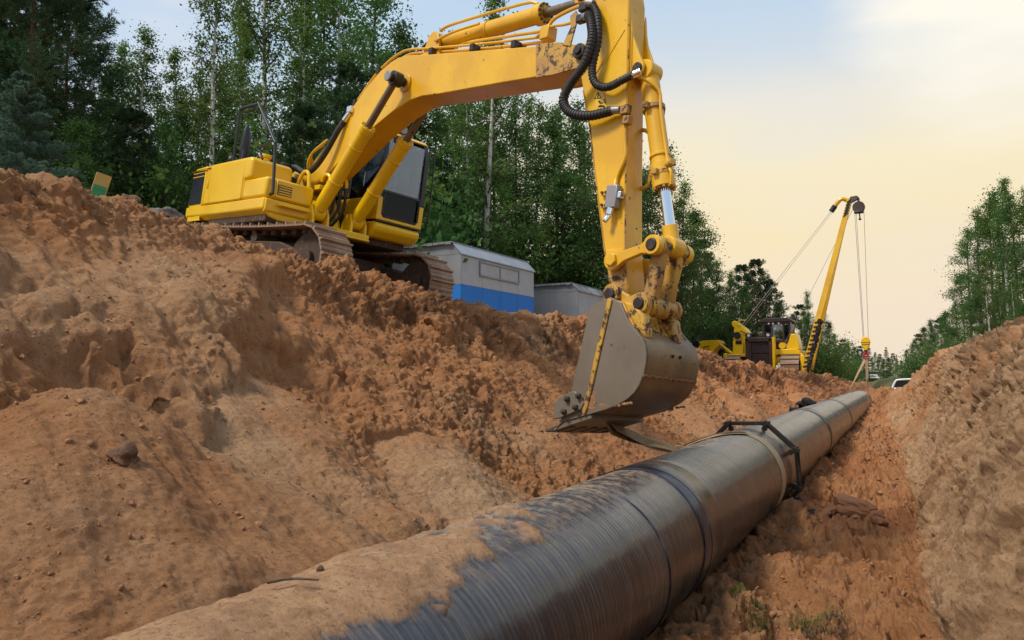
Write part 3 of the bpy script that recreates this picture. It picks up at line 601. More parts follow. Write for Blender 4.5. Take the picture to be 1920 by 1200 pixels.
# ------------------------------------------------------------------ the excavator (local: x forward, y to its left, z up)
def build_excavator():
    root = empty('excavator'); root.matrix_world = Matrix.Translation(EX_LOC) @ EX_ROT
    tag(root, 'large yellow crawler excavator on the bank with its bucket over the pipe', 'excavator', None)
    YL, AY, RY, BK, PB = M['yellow'], M['arm_yellow'], M['rust_yellow'], M['black'], M['panel_black']
    # --- undercarriage
    und = R_(12.0376); cu, su = math.cos(und), math.sin(und)
    shoe = MB(); shoe.bx(-.10, .10, -.30, .30, -.012, .012)
    for gxx, gh in ((-.085, .06), (-.015, .024), (.05, .024)): shoe.add([(gxx, -.30, .012), (gxx + .04, -.30, .012), (gxx + .03, -.30, gh), (gxx + .008, -.30, gh), (gxx, .30, .012), (gxx + .04, .30, .012), (gxx + .03, .30, gh), (gxx + .008, .30, gh)],
                                           [(0, 1, 2, 3), (7, 6, 5, 4), (0, 4, 5, 1), (1, 5, 6, 2), (2, 6, 7, 3), (3, 7, 4, 0)])
    shoe_me = shoe.mesh('shoe', M['track'])
    L2, RR, CZ_ = 1.80, .46, .52
    path = []
    def add(p, t): path.append((p, t))
    N = 400; pts = []
    for i in range(80): a = math.pi / 2 - math.pi * i / 79; pts.append((L2 + RR * math.cos(a), CZ_ + RR * math.sin(a)))
    for i in range(1, 60): pts.append((L2 - 2 * L2 * i / 60, CZ_ - RR))
    for i in range(80): a = -math.pi / 2 - math.pi * i / 79; pts.append((-L2 + RR * math.cos(a), CZ_ + RR * math.sin(a)))
    for i in range(1, 60): q = i / 60; pts.append((-L2 + 2 * L2 * q, CZ_ + RR - .05 * math.sin(math.pi * q) ** 1))
    pts.append(pts[0]); acc = [0]
    for a, b in zip(pts, pts[1:]): acc.append(acc[-1] + math.hypot(b[0] - a[0], b[1] - a[1]))
    nS = 49
    for side in (-1, 1):
        yc = side * 1.19
        fr = MB().prism([(-1.75, .36), (-1.35, .22), (1.35, .22), (1.75, .36), (1.75, .58), (1.2, .74), (-1.2, .74), (-1.75, .60)], yc - .20, yc + .20)
        tr = fr.build('track', M['track_dark'], root, .02); tr.rotation_euler = (0, 0, und)
        for i in range(nS):
            s = acc[-1] * (i + .5) / nS; k = np.searchsorted(acc, s) - 1; q = (s - acc[k]) / max(1e-6, acc[k + 1] - acc[k]); a, b = pts[k], pts[k + 1]
            p = (a[0] + (b[0] - a[0]) * q, a[1] + (b[1] - a[1]) * q); tx, tz = b[0] - a[0], b[1] - a[1]
            link('shoe', shoe_me, tr, (p[0], yc, p[1]), (0, math.atan2(-tz, tx), 0))
        MB().cyl((L2, yc - .13, CZ_), (L2, yc + .13, CZ_), .38, 28).cyl((L2, yc - .21, CZ_), (L2, yc + .21, CZ_), .14, 18).build('idler', M['track_dark'], tr, .01)
        MB().cyl((-L2, yc - .1, CZ_), (-L2, yc + .1, CZ_), .39, 22).cyl((-L2, yc - .24, CZ_), (-L2, yc + .24, CZ_), .24, 22).build('sprocket', M['track_dark'], tr, .01)
        for i in range(7): x = -1.3 + 2.6 * i / 6; MB().cyl((x, yc - .22, .22), (x, yc + .22, .22), .12, 16).cyl((x, yc - .25, .22), (x, yc + .25, .22), .05, 10).build('roller', M['track_dark'], tr)
        for x in (-.6, .6): MB().cyl((x, yc - .2, .80), (x, yc + .2, .80), .075, 14).build('carrier_roller', M['track_dark'], tr)
        ch = MB()
        for i in range(0, len(pts) - 1, 4): ch.bx(-.05, .05, yc - .11, yc + .11, -.04, .04, Matrix.Translation((pts[i][0] * .97, 0, CZ_ + (pts[i][1] - CZ_) * .87)))
        tag(ch.build('chain', M['track_dark'], tr), kind='stuff')
    cf = MB().prism([(-1.2, .40), (1.2, .40), (1.0, .80), (-1.0, .80)], -1.0, 1.0).cyl((0, 0, .78), (0, 0, 1.02), .72, 40); o = cf.build('car_body', M['track_dark'], root, .02); o.rotation_euler = (0, 0, und)
    # --- upper structure
    MB().bx(-2.0, 1.28, -1.28, 1.25, 1.02, 1.16).build('revolving_frame', M['track_dark'], root, .02)
    MB().prism([(1.28, 1.03), (1.50, 1.06), (1.50, 1.13), (1.28, 1.15)], -.62, .40).bx(1.1, 1.52, -.62, .40, 1.02, 1.06).build('front_ledge', YL, root, .012)
    # skirt: lower rail along the right side, undercut below
    MB().prism([(-1.10, 1.06), (-1.25, 1.10), (-1.362, 1.20), (-1.362, 1.365), (-.5, 1.365), (-.5, 1.06)], -1.76, 1.31, 'x').build('side_skirt', YL, root, .02)
    MB().prism([(1.28, 1.13), (1.345, 1.18), (1.345, 1.355), (1.28, 1.36)], -1.34, -.50).build('front_skirt', YL, root, .015)
    MB().prism([(1.30, 1.27), (1.46, 1.27), (1.46, 1.30), (1.30, 1.30)], -1.16, -.66).build('step', YL, root, .008)
    # lower front box (tool box) and taller side body
    tb = MB().bx(.50, 1.305, -1.355, -.56, 1.372, 1.69).build('tool_box', YL, root, .05, seg=3)
    MB().bx(1.300, 1.318, -1.19, -.60, 1.40, 1.665).build('lid', YL, tb, .012)
    v = MB()
    for i in range(4): v.bx(1.319, 1.330, -1.155, -.96, 1.455 + i * .038, 1.478 + i * .038)
    MB().bx(1.312, 1.3215, -1.17, -.94, 1.445, 1.60).build('vent', PB, tb, .004)
    vs = MB().bx(0, .012, -.1, .1, 0, .018).mesh('vent_slat', YL)
    for i in range(4): link('vent_slat', vs, tb, (1.321, -1.055, 1.457 + i * .036))
    sb = MB().prism([(-1.06, 1.372), (.50, 1.372), (.495, 1.70), (.72, 1.70), (.70, 2.02), (.60, 2.055), (-.8, 2.065), (-1.06, 2.06)], -1.355, -.66).build('side_body', YL, root, .05, seg=3)
    MB().prism([(-1.02, 1.39), (-.80, 1.39), (-.80, 2.01), (-1.02, 2.01)], -1.361, -1.35).build('access_door', YL, sb, .008)
    MB().prism([(-.775, 1.39), (.46, 1.39), (.46, 1.70), (.46, 2.01), (-.775, 2.01)], -1.361, -1.35).build('access_door', YL, sb, .008)
    MB().bx(-.95, -.88, -1.372, -1.36, 1.66, 1.80).bx(-.935, -.895, -1.380, -1.37, 1.69, 1.73).build('latch', YL, sb, .004)
    rq = MB().prism([(-1.74, 1.372), (-1.08, 1.372), (-1.08, 2.06), (-1.56, 2.05), (-1.68, 1.98)], -1.352, -.7).build('rear_quarter', YL, root, .03)
    MB().prism([(-1.69, 1.40), (-1.14, 1.40), (-1.14, 1.885), (-1.655, 1.885)], -1.3585, -1.345).build('grille', PB, rq, .004)
    for i in range(9): z = 1.43 + i * .05; MB().bx(-1.68 + .003 * i, -1.145, -1.3605, -1.357, z, z + .008).build('louvre', PB, rq)
    MB().prism([(-1.65, 1.905), (-1.14, 1.905), (-1.14, 1.95), (-1.64, 1.95)], -1.3585, -1.345).build('stripe', PB, rq); MB().prism([(-1.63, 1.97), (-1.14, 1.97), (-1.14, 2.01), (-1.61, 2.01)], -1.3585, -1.345).build('stripe', PB, rq)
    cw = []
    for i in range(25): a = -62 + 124 * i / 24; cw.append((-2.72 * math.cos(R_(a)) + .32 * (1 - math.cos(R_(a))) , 1.53 * math.sin(R_(a)) ))
    cw = [(x, max(-1.35, min(1.35, y))) for x, y in cw]; cw = [(-1.70, -1.345)] + cw + [(-1.70, 1.345)]
    MB().prism(cw, 1.10, 2.00, 'z').build('counterweight', YL, root, .08, seg=4)
    hood = MB().prism([(-2.2, 2.0), (-.25, 2.0), (-.25, 2.14), (-.45, 2.20), (-2.0, 2.20), (-2.2, 2.12)], -.62, 1.15).build('engine_hood', M['shed_grey'], root, .05, seg=3)
    for x, yy, h, r in ((-1.2, .5, .22, .07), (-.9, -.3, .12, .10)): MB().cyl((x, yy, 2.15), (x, yy, 2.2 + h), r, 18).build('exhaust_stack', M['pin'], root, .01)
    MB().cyl((.25, -.95, 2.05), (.25, -.95, 2.17), .075, 16).cyl((.25, -.95, 2.17), (.25, -.95, 2.22), .10, 16).build('filler_cap', YL, root, .01)
    MB().bx(-1.15, -.55, -1.15, -.75, 2.05, 2.12).build('hood_hump', M['grey_metal'], root, .03); MB().blob((-.45, -1.2, 2.14), .075, 2, 12, 8, .05).build('side_mirror', BK, root)
    MB().tube([(-1.25, -.70, 2.05), (-1.32, -.68, 2.4), (-1.40, -.62, 2.75)], .022, 8).build('mirror_post', BK, root); MB().blob((-1.40, -.62, 2.62), .2, 3, 14, 10, .06, (.35, .45, 2.1)).build('rear_view_mirror', BK, root)
    # handrail
    hr = MB().tube([(-.25, -1.26, 2.05), (-.27, -1.26, 2.90), (-.20, -1.26, 2.955), (.36, -1.26, 2.945), (.46, -1.26, 2.90), (1.18, -1.27, 2.26), (1.24, -1.27, 2.16), (1.44, -1.30, 1.48), (1.43, -1.30, 1.43), (1.31, -1.27, 1.42)], .024, 10, 3)
    hr.tube([(1.17, -1.27, 2.27), (.60, -1.20, 2.24), (.54, -1.18, 2.20), (.66, -1.18, 2.05)], .02, 8, 3); hr.build('handrail', BK, root)
    # centre: boom foot brackets and the swivel block
    for s in (-1, 1): MB().prism([(-.35, 1.1), (.95, 1.1), (.70, 1.55), (.38, 2.02), (.20, 2.10), (.02, 2.02), (-.2, 1.5)], -.09 + s * .28 - .03, -.09 + s * .28 + .03).build('boom_bracket', YL, root, .01)
    MB().bx(-.9, .55, -.6, .45, 1.1, 1.55).build('centre_deck', M['track_dark'], root, .02)
    MB().cyl((.35, -.55, 1.6), (.35, -.55, 1.95), .13, 18).build('air_cleaner', BK, root, .02); MB().cyl((.3, -.62, 2.0), (.3, -.62, 2.16), .09, 16).bx(.2, .4, -.68, -.56, 2.06, 2.1).build('breather', BK, root, .01)
    MB().tube([(.62, -.55, 1.72), (.75, -.52, 1.98), (.9, -.5, 1.98), (.98, -.5, 1.74)], .032, 8, 4).build('guard_hoop', YL, root)
    MB().cyl((.15, -.48, 1.85), (.15, .30, 1.85), .07, 18).build('foot_pin', M['pin'], root)
    # --- boom
    prof = [(.02, 1.78), (.05, 1.95), (.46, 2.16), (1.11, 2.585), (1.41, 2.83), (1.92, 3.25), (2.30, 3.47), (2.55, 3.555), (2.72, 3.585), (2.95, 3.575), (3.41, 3.49), (4.6, 3.30), (5.98, 3.08), (6.27, 2.985), (6.42, 2.91), (6.44, 2.82), (6.37, 2.745), (5.95, 2.735), (5.12, 2.79), (3.84, 2.86), (3.45, 2.895), (3.16, 2.88), (2.81, 2.79), (2.30, 2.60), (1.59, 2.24), (1.10, 1.98), (.62, 1.76), (.20, 1.70)]
    bm = MB().prism(prof, -.30, .12).build('boom', AY, root, .012)
    # weld flanges along the top edge and the tip plates
    for s in (-1, 1):
        MB().prism([(5.62, 3.155), (6.0, 3.095), (6.29, 3.0), (6.45, 2.92), (6.46, 2.81), (6.39, 2.73), (5.98, 2.72), (5.70, 2.735)], -.09 + s * .218 - .008, -.09 + s * .218 + .008).build('tip_plate', RY if s < 0 else AY, bm, .006)
    def rel(P, w): return [(x, w, z) for x, z in P]
    top = [(1.2, 2.72), (1.92, 3.33), (2.35, 3.57), (2.72, 3.66), (3.0, 3.645), (3.41, 3.57), (4.6, 3.38), (5.6, 3.24)]
    MB().tube(rel(top, -.16), .022, 8, 4).build('hydraulic_pipe', AY, bm); MB().tube(rel([(x, z + .03) for x, z in top], -.24), .018, 8, 4).build('hydraulic_pipe', AY, bm)
    MB().tube([(3.35, .1, 3.72), (4.0, -.1, 3.60), (5.2, -.22, 3.40), (5.66, -.25, 3.34), (5.85, -.27, 3.43), (6.2, -.28, 3.47), (6.46, -.30, 3.42)], .022, 8, 4).build('hydraulic_pipe', AY, bm)
    MB().tube([(5.55, -.25, 3.28), (5.8, -.28, 3.33), (6.05, -.29, 3.30), (6.38, -.31, 3.29)], .018, 8, 4).build('hydraulic_pipe', AY, bm)
    cl = MB().bx(-.035, .035, -.30, -.10, -.02, .07).mesh('pipe_clip', M['pin'])
    for x, z in ((1.65, 3.07), (2.2, 3.47), (3.5, 3.50), (4.4, 3.36), (5.2, 3.23)): link('pipe_clip', cl, bm, (x, 0, z))
    MB().bx(5.66, 5.80, -.31, -.16, 3.20, 3.36).build('pipe_bracket', AY, bm, .01)
    MB().prism([(6.08, 3.04), (6.20, 3.00), (6.27, 3.33), (6.22, 3.40), (6.14, 3.36), (6.17, 3.22)], -.33, -.312).build('hose_bracket', RY, bm, .004)
    # boom foot hose with silver fitting, curving down into the deck
    MB().tube([(1.50, -.34, 2.80), (1.40, -.38, 2.62), (1.22, -.42, 2.32), (.98, -.45, 2.08), (.70, -.46, 2.02), (.42, -.50, 2.12), (.20, -.52, 2.10)], .047, 12, 6).build('hose', M['rubber'], bm)
    MB().cyl((1.50, -.34, 2.80), (1.60, -.31, 2.93), .045, 12).bx(1.56, 1.68, -.36, -.20, 2.92, 3.02).build('hose_fitting', M['chrome'], bm, .01)
    MB().tube([(1.62, -.28, 2.98), (1.75, -.24, 3.13), (2.0, -.22, 3.36), (2.3, -.22, 3.53)], .02, 8, 3).build('hydraulic_pipe', AY, bm)
    for k in range(3): MB().tube([(.92 + .06 * k, -.33, 2.48 + .04 * k), (.66, -.37, 2.36), (.55, -.36 + .05 * k, 2.2), (.5, -.3, 2.05)], .018, 7, 4).build('hydraulic_pipe', AY, bm)
    for k in range(3): MB().tube([(2.70 + .06 * k, .05 + .1 * k, 3.60), (2.85, .1 * k, 3.80), (3.1, .1 * k, 3.86), (3.34, .1, 3.74)], .02, 7, 4).build('hose', M['rubber'], bm)
    # boom cylinder head pin across the boom
    MB().cyl((3.02, -.60, 3.15), (3.02, .34, 3.15), .062, 20).build('boom_pin', M['pin'], bm); MB().cyl((3.02, -.625, 3.15), (3.02, -.60, 3.15), .075, 20).build('pin_cap', M['grey_metal'], bm, .006)
    MB().ring((3.02, -.30, 3.15), (3.02, -.335, 3.15), .06, .13, 28).build('boss', AY, bm, .006)
    for s in (-1, 1):
        a, b = Vector((1.30, -.125 + s * .345, 1.32)), Vector((3.02, -.125 + s * .345, 3.15)); d = (b - a).normalized(); c = a + d * 1.68
        bc = MB().cyl(a + d * .10, c, .108, 24).cyl(c - d * .10, c, .122, 24).cyl(a + d * .62, a + d * .66, .118, 24).cyl(a + d * 1.28, a + d * 1.31, .116, 24).build('boom_cylinder', YL, root, .006)
        MB().cyl(c, b - d * .05, .052, 18).build('rod', M['dull_rod'], bc); MB().cyl(b + Vector((0, -.07, 0)), b + Vector((0, .07, 0)), .105, 22).build('rod_eye', M['pin'], bc, .006); MB().cyl(a + Vector((0, -.1, 0)), a + Vector((0, .1, 0)), .12, 20).build('foot_eye', YL, bc, .006)
        rt = MB()
        for i in range(10): t = 2 * math.pi * i / 10; u = d.orthogonal().normalized(); w = d.cross(u); p = c + (u * math.cos(t) + w * math.sin(t)) * .098; rt.cyl(p, p + d * .018, .014, 6)
        tag(rt.build('gland_bolts', YL, bc), kind='stuff')
        MB().tube([a + d * .5 + Vector((0, -.02, .1)), a + d * .55 + Vector((0, 0, .15)), a + d * 1.5 + Vector((0, 0, .15)), a + d * 1.6 + Vector((0, 0, .09))], .018, 8, 3).build('cylinder_pipe', YL, bc)
        for k in (-.13, .13): MB().prism([(1.12, 1.06), (1.46, 1.06), (1.44, 1.28), (1.36, 1.42), (1.24, 1.42), (1.15, 1.30)], a.y + k - .018, a.y + k + .018).build('cylinder_bracket', YL, root, .006)
    # hydraulic hose bundle under the boom foot
    for k in range(4):
        y = -.33 + .10 * k
        MB().tube([(1.05, y, 1.88), (1.14, y, 1.98), (1.26, y + .02, 1.94), (1.28, y + .02, 1.80)], .030, 8, 4).build('elbow_pipe', YL, root)
        MB().cyl((1.28, y + .02, 1.82), (1.29, y + .02, 1.66), .036, 10).build('coupling', M['pin'], root, .005)
        MB().tube([(1.29, y + .02, 1.66), (1.30, y + .01, 1.48), (1.20, y - .03, 1.30), (1.02, y - .08, 1.16)], .026, 8, 5).build('hose', M['rubber'], root)
    MB().bx(.98, 1.16, -.42, .12, 1.72, 1.80).build('hose_rail', YL, root, .01)
    # --- cab
    x0, x1, y0, y1 = -.20, 1.55, .44, 1.36
    cb = MB().prism([(1.20, .52), (1.38, .52), (1.43, .44), (1.43, 1.36), (1.38, 1.28), (1.20, 1.28)][:0] or [(-.2, 1.40), (1.46, 1.40), (1.55, 1.36), (1.55, 1.26), (1.40, 1.13), (-.2, 1.13)], y0 + .0, y1).build('cab', YL, root, .05, seg=3)
    MB().bx(x0, x1 - .015, y0 + .01, y1 - .01, 1.40, 1.425).build('sill_gasket', PB, cb)
    MB().prism([(y0, 1.425), (y1, 1.425), (y1, 1.80), (1.262, 1.80), (1.262, 1.52), (1.225, 1.475), (.575, 1.475), (.535, 1.52), (.535, 1.80), (y0, 1.80)], x1 - .05, x1, 'x').build('front_frame', YL, cb, .008)
    MB().bx(.25, x1 - .05, y0, y0 + .035, 1.425, 1.80).build('side_panel', YL, cb, .008); MB().bx(x0, x1 - .05, y1 - .035, y1, 1.425, 1.80).build('side_panel', YL, cb, .008); MB().bx(x0, x0 + .04, y0 + .035, y1 - .035, 1.425, 1.95).build('rear_panel', YL, cb, .008)
    # black upper pillars
    def pillar(P, w): return MB().tube(P, w, 4)
    lean = .05
    for yy in (y0 + .045, y1 - .045):
        MB().prism([(x1 - .105, 1.80), (x1, 1.80), (x1 - .02, 2.62), (x1 - .10, 2.86), (x1 - .20, 2.93), (x1 - .24, 2.88), (x1 - .15, 2.66), (x1 - .105, 2.5)], yy - .045, yy + .045).build('pillar', BK, cb, .012)
        MB().bx(x0, x0 + .09, yy - .045, yy + .045, 1.80, 2.88).build('pillar', BK, cb, .012); MB().bx(.55, .62, yy - .03, yy + .03, 1.80, 2.88).build('pillar', BK, cb, .01)
    MB().prism([(x0 - .02, 2.86), (x1 - .20, 2.86), (x1 - .12, 2.885), (x1 - .22, 2.945), (x1 - .5, 2.99), (x0 + .1, 2.99), (x0 - .02, 2.93)], y0 - .005, y1 + .005).build('roof', BK, cb, .03, seg=3)
    MB().prism([(x1 - .13, 2.868), (x1 - .10, 2.89), (x1 - .20, 2.955), (x1 - .24, 2.94)], y0 + .02, y1 - .01).build('roof_trim', YL, cb, .008)
    fg = MB().bx(x1 - .055, x1 - .047, .54, 1.26, 1.93, 2.80).build('front_window', M['glass'], cb); MB().bx(x1 - .06, x1 - .012, .53, 1.27, 1.895, 1.93).build('window_bar', PB, fg)
    MB().bx(x1 - .04, x1 - .032, .54, 1.26, 1.49, 1.895).build('lower_window', M['dark_glass'], cb); MB().tube([(x1 + .004, .545, 1.88), (x1 + .004, .545, 1.53), (x1 + .004, .585, 1.488), (x1 + .004, 1.215, 1.488), (x1 + .004, 1.255, 1.53), (x1 + .004, 1.255, 1.88)], .012, 6).build('window_seal', PB, cb)
    MB().bx(.63, x1 - .11, y0 + .02, y0 + .026, 1.81, 2.85).build('side_window', M['dark_glass'], cb); MB().bx(x0 + .1, .54, y0 + .02, y0 + .026, 1.81, 2.85).build('side_window', M['dark_glass'], cb)
    MB().bx(.63, x1 - .11, y1 - .026, y1 - .02, 1.81, 2.85).build('side_window', M['glass'], cb); MB().bx(x0 + .1, .54, y1 - .026, y1 - .02, 1.81, 2.85).build('side_window', M['glass'], cb); MB().bx(x0 + .02, x0 + .026, y0 + .1, y1 - .1, 1.97, 2.84).build('rear_window', M['glass'], cb)
    MB().bx(.15, .65, .66, 1.10, 1.50, 1.72).bx(.08, .22, .68, 1.08, 1.72, 2.32).bx(.06, .18, .78, .98, 2.34, 2.52).build('seat', M['seat'], cb, .05, seg=3); MB().bx(.95, 1.25, .50, .62, 1.45, 2.02).bx(.1, .8, .50, .60, 1.45, 1.9).tube([(1.15, .8, 1.44), (1.2, .8, 1.85)], .015).tube([(1.15, .98, 1.44), (1.2, .98, 1.85)], .015).build('control_console', BK, cb, .02)
    MB().bx(1.0, 1.02, .46, .47, 2.0, 2.25).build('notice', M['white'], cb)
    MB().bx(x1 - .10, x1 - .03, .62, .86, 2.74, 2.84).cyl((x1 - .02, .80, 2.79), (x1 - .02, .90, 2.73), .035, 10).build('wiper_motor', PB, cb, .01); MB().cyl((1.22, .92, 2.98), (1.22, .92, 3.07), .02, 8).cyl((1.18, .92, 3.07), (1.30, .92, 3.07), .075, 16).build('work_lamp', M['grey_metal'], cb, .01)
    MB().tube([(1.48, 1.35, 2.72), (1.50, 1.43, 2.74), (1.52, 1.47, 2.66), (1.52, 1.50, 1.72), (1.50, 1.46, 1.58), (1.46, 1.36, 1.58)], .013, 8, 3).build('grab_rail', BK, cb)
    # --- arm
    ap = [(6.42, 3.75), (6.435, 3.5), (6.46, 3.40), (6.42, 3.19), (6.345, 3.02), (6.315, 2.93), (6.36, 2.63), (6.56, 2.09), (6.78, 1.34), (6.92, .91), (7.02, .62), (7.10, .36), (7.13, .18), (7.24, .135), (7.33, .20), (7.345, .34), (7.26, .69), (7.16, 1.34), (7.03, 2.36), (6.93, 3.14), (6.90, 3.40), (6.84, 3.60), (6.70, 3.80)]
    arm = MB().prism(ap, -.26, .04).build('arm', AY, root, .015)
    MB().cyl((6.37, -.37, 2.90), (6.37, .15, 2.90), .085, 24).build('arm_pin', M['pin'], root, .01); MB().cyl((6.37, -.395, 2.90), (6.37, -.37, 2.90), .045, 16).build('pin_cap', M['pin'], root, .006)
    MB().cyl((6.16, -.22, 3.65), (6.16, .10, 3.65), .07, 18).build('arm_cylinder_pin', M['pin'], root)
    MB().prism([(6.05, 3.58), (6.16, 3.56), (6.44, 3.45), (6.46, 3.80), (6.2, 3.76), (6.06, 3.74)], -.20, -.165).prism([(6.05, 3.58), (6.16, 3.56), (6.44, 3.45), (6.46, 3.80), (6.2, 3.76), (6.06, 3.74)], .04, .075).build('arm_cylinder_lug', AY, arm, .01)
    # welded rib strips on the near face and edge beads
    for A, B in (((6.66, 2.72), (6.90, 3.06)), ((6.56, 3.46), (6.70, 3.72)), ((6.52, 2.58), (6.80, 2.96))):
        d = Vector((B[0] - A[0], 0, B[1] - A[1])).normalized(); nn = Vector((-d.z, 0, d.x)) * .013
        MB().prism([(A[0] - nn.x, A[1] - nn.z), (B[0] - nn.x, B[1] - nn.z), (B[0] + nn.x, B[1] + nn.z), (A[0] + nn.x, A[1] + nn.z)], -.268, -.255).build('weld_rib', AY, arm, .004)
    MB().tube([(6.95, -.262, 3.10), (7.045, -.262, 2.36), (7.17, -.262, 1.34), (7.262, -.262, .70)], .008, 6).tube([(6.42, -.262, 2.48), (6.58, -.262, 2.06), (6.80, -.262, 1.33), (7.02, -.262, .63)], .008, 6).build('weld_bead', RY, arm)
    MB().prism([(7.02, .70), (7.22, .72), (7.24, .69), (7.04, .66)], -.272, -.255).build('weld_plate', AY, arm, .005)
    # worn foot of the arm below the link pivot
    MB().prism([(7.035, .60), (7.275, .62), (7.34, .35), (7.325, .20), (7.24, .14), (7.135, .185), (7.105, .36)], -.266, .046).build('arm_foot', RY, arm, .012)
    for s in (-1, 1):
        MB().prism([(6.905, 3.32), (6.95, 3.10), (6.985, 2.98), (7.10, 2.755), (7.165, 2.66), (7.165, 2.58), (7.10, 2.52), (7.02, 2.56), (6.98, 2.42), (6.93, 2.8)], -.07 + s * .125 - .018, -.07 + s * .125 + .018).build('bucket_cylinder_ear', AY, root, .008)
    MB().cyl((7.10, -.24, 2.62), (7.10, .10, 2.62), .055, 18).build('ear_pin', M['pin'], root, .006)
    # warning decal: triangle sign over a hand and lever pictogram, flat print on a thin plate
    dec = MB().prism([(6.57, 2.45), (6.715, 2.43), (6.80, 2.22), (6.655, 2.24)], -.2675, -.262).build('warning_decal', M['yellow'], arm)
    tri = [(6.598, 2.352), (6.705, 2.345), (6.640, 2.428)]
    c0 = (sum(p[0] for p in tri) / 3, sum(p[1] for p in tri) / 3); inn = [(c0[0] + (p[0] - c0[0]) * .72, c0[1] + (p[1] - c0[1]) * .72) for p in tri]; mb = MB()
    for i in range(3): j = (i + 1) % 3; mb.prism([tri[i], tri[j], inn[j], inn[i]], -.270, -.2676)
    mb.prism([(c0[0] - .008, c0[1] - .02), (c0[0] + .008, c0[1] - .02), (c0[0] + .012, c0[1] + .03), (c0[0] - .004, c0[1] + .03)], -.270, -.2676)
    mb.prism([(6.655, 2.325), (6.69, 2.322), (6.70, 2.30), (6.73, 2.298), (6.735, 2.285), (6.69, 2.285)], -.270, -.2676).prism([(6.665, 2.262), (6.70, 2.275), (6.76, 2.255), (6.775, 2.238), (6.72, 2.245), (6.68, 2.25)], -.270, -.2676).prism([(6.735, 2.335), (6.75, 2.334), (6.775, 2.275), (6.76, 2.276)], -.270, -.2676)
    mb.build('pictogram', PB, dec)
    # valve block, its pipe and hoses
    vb = MB().bx(7.00, 7.14, -.36, -.27, 1.12, 1.36).build('valve_block', M['grey_metal'], root, .012)
    MB().bx(6.90, 7.00, -.30, -.265, 1.14, 1.20).bx(6.885, 6.99, -.30, -.265, 1.27, 1.33).build('mounting_plate', AY, vb, .004); MB().bx(7.12, 7.18, -.345, -.285, 1.22, 1.29).cyl((7.06, -.32, 1.13), (7.05, -.33, 1.05), .04, 12).cyl((7.05, -.33, 1.05), (7.03, -.36, .98), .03, 6).build('fitting', M['chrome'], vb, .006)
    sc = MB()
    for x, z in ((6.92, 1.17), (6.97, 1.16), (6.905, 1.30), (6.955, 1.30)): sc.cyl((x, -.30, z), (x, -.315, z), .016, 8)
    tag(sc.build('bolts', M['pin'], vb), kind='stuff')
    MB().tube([(7.06, -.285, 2.18), (7.10, -.285, 1.85), (7.135, -.285, 1.66), (7.06, -.285, 1.46), (7.07, -.31, 1.36)], .022, 10, 4).build('hydraulic_pipe', AY, arm)
    MB().bx(7.03, 7.13, -.34, -.262, 2.10, 2.20).bx(7.08, 7.16, -.34, -.262, 1.99, 2.08).build('hose_block', RY, arm, .01); MB().cyl((7.03, -.33, 2.15), (6.93, -.345, 2.155), .04, 12).build('hose_fitting', M['grey_metal'], arm, .006)
    def ribbed(name, P, r, rib=True):
        C = catmull(P, 14); o = MB().tube(C, r, 12).build(name, M['rubber'], root)
        if rib:
            acc = 0; rb = MB()
            for a, b in zip(C, C[1:]):
                acc += (b - a).length
                if acc > .026: acc = 0; d = (b - a).normalized(); rb.ring(a - d * .006, a + d * .006, r * .9, r * 1.16, 12)
            tag(rb.build('rib', M['rubber'], o), kind='stuff')
    ribbed('hose', [(6.45, -.36, 3.28), (6.56, -.42, 3.14), (6.62, -.44, 2.93), (6.55, -.44, 2.68), (6.39, -.44, 2.50), (6.31, -.44, 2.33), (6.42, -.42, 2.185), (6.66, -.38, 2.125), (6.94, -.345, 2.15)], .046)
    ribbed('hose', [(6.46, -.34, 3.42), (6.58, -.36, 3.24), (6.655, -.38, 2.95), (6.62, -.38, 2.65), (6.68, -.37, 2.48), (6.84, -.36, 2.41), (7.02, -.34, 2.46), (7.13, -.30, 2.52)], .038)
    MB().cyl((6.40, -.36, 3.43), (6.50, -.35, 3.40), .042, 12).cyl((6.36, -.34, 3.29), (6.47, -.36, 3.27), .042, 12).build('hose_fitting', M['grey_metal'], root, .006); MB().cyl((7.10, -.31, 2.50), (7.19, -.27, 2.545), .04, 12).build('hose_fitting', M['chrome'], root, .006)
    MB().bx(6.28, 6.40, -.36, -.26, 3.36, 3.46).bx(6.26, 6.36, -.36, -.28, 3.24, 3.33).build('coupling', M['pin'], root, .012)
    # --- arm cylinder on top of the boom
    a, b = Vector((3.40, -.06, 3.74)), Vector((6.16, -.06, 3.65)); d = (b - a).normalized(); c = a + d * 2.05
    ac = MB().cyl(a + d * .08, c, .105, 26).cyl(c - d * .13, c, .13, 26).cyl(a + d * 1.0, a + d * 1.05, .118, 24).build('arm_cylinder', AY, root, .006)
    MB().cyl(c, b, .055, 18).build('rod', M['dull_rod'], ac); MB().cyl(b + Vector((0, -.1, 0)), b + Vector((0, .1, 0)), .10, 20).build('rod_eye', RY, ac, .006); MB().cyl(a + Vector((0, -.12, 0)), a + Vector((0, .12, 0)), .12, 20).build('foot_eye', AY, ac, .006)
    gb = MB()
    for i in range(12): t = 2 * math.pi * i / 12; p = c + Vector((0, .112 * math.cos(t), .112 * math.sin(t))); gb.cyl(p, p + d * .02, .016, 6)
    tag(gb.build('gland_bolts', M['pin'], ac), kind='stuff')
    MB().tube([a + d * .1 + Vector((0, -.12, .12)), a + d * .4 + Vector((0, -.10, .17)), a + d * 1.7 + Vector((0, -.08, .16)), a + d * 1.95 + Vector((0, -.05, .12))], .02, 8, 4).tube([a + d * .1 + Vector((0, -.18, -.05)), a + d * .5 + Vector((0, -.18, 0)), a + d * 1.0 + Vector((0, -.16, .02))], .018, 8, 4).build('cylinder_pipe', AY, ac)
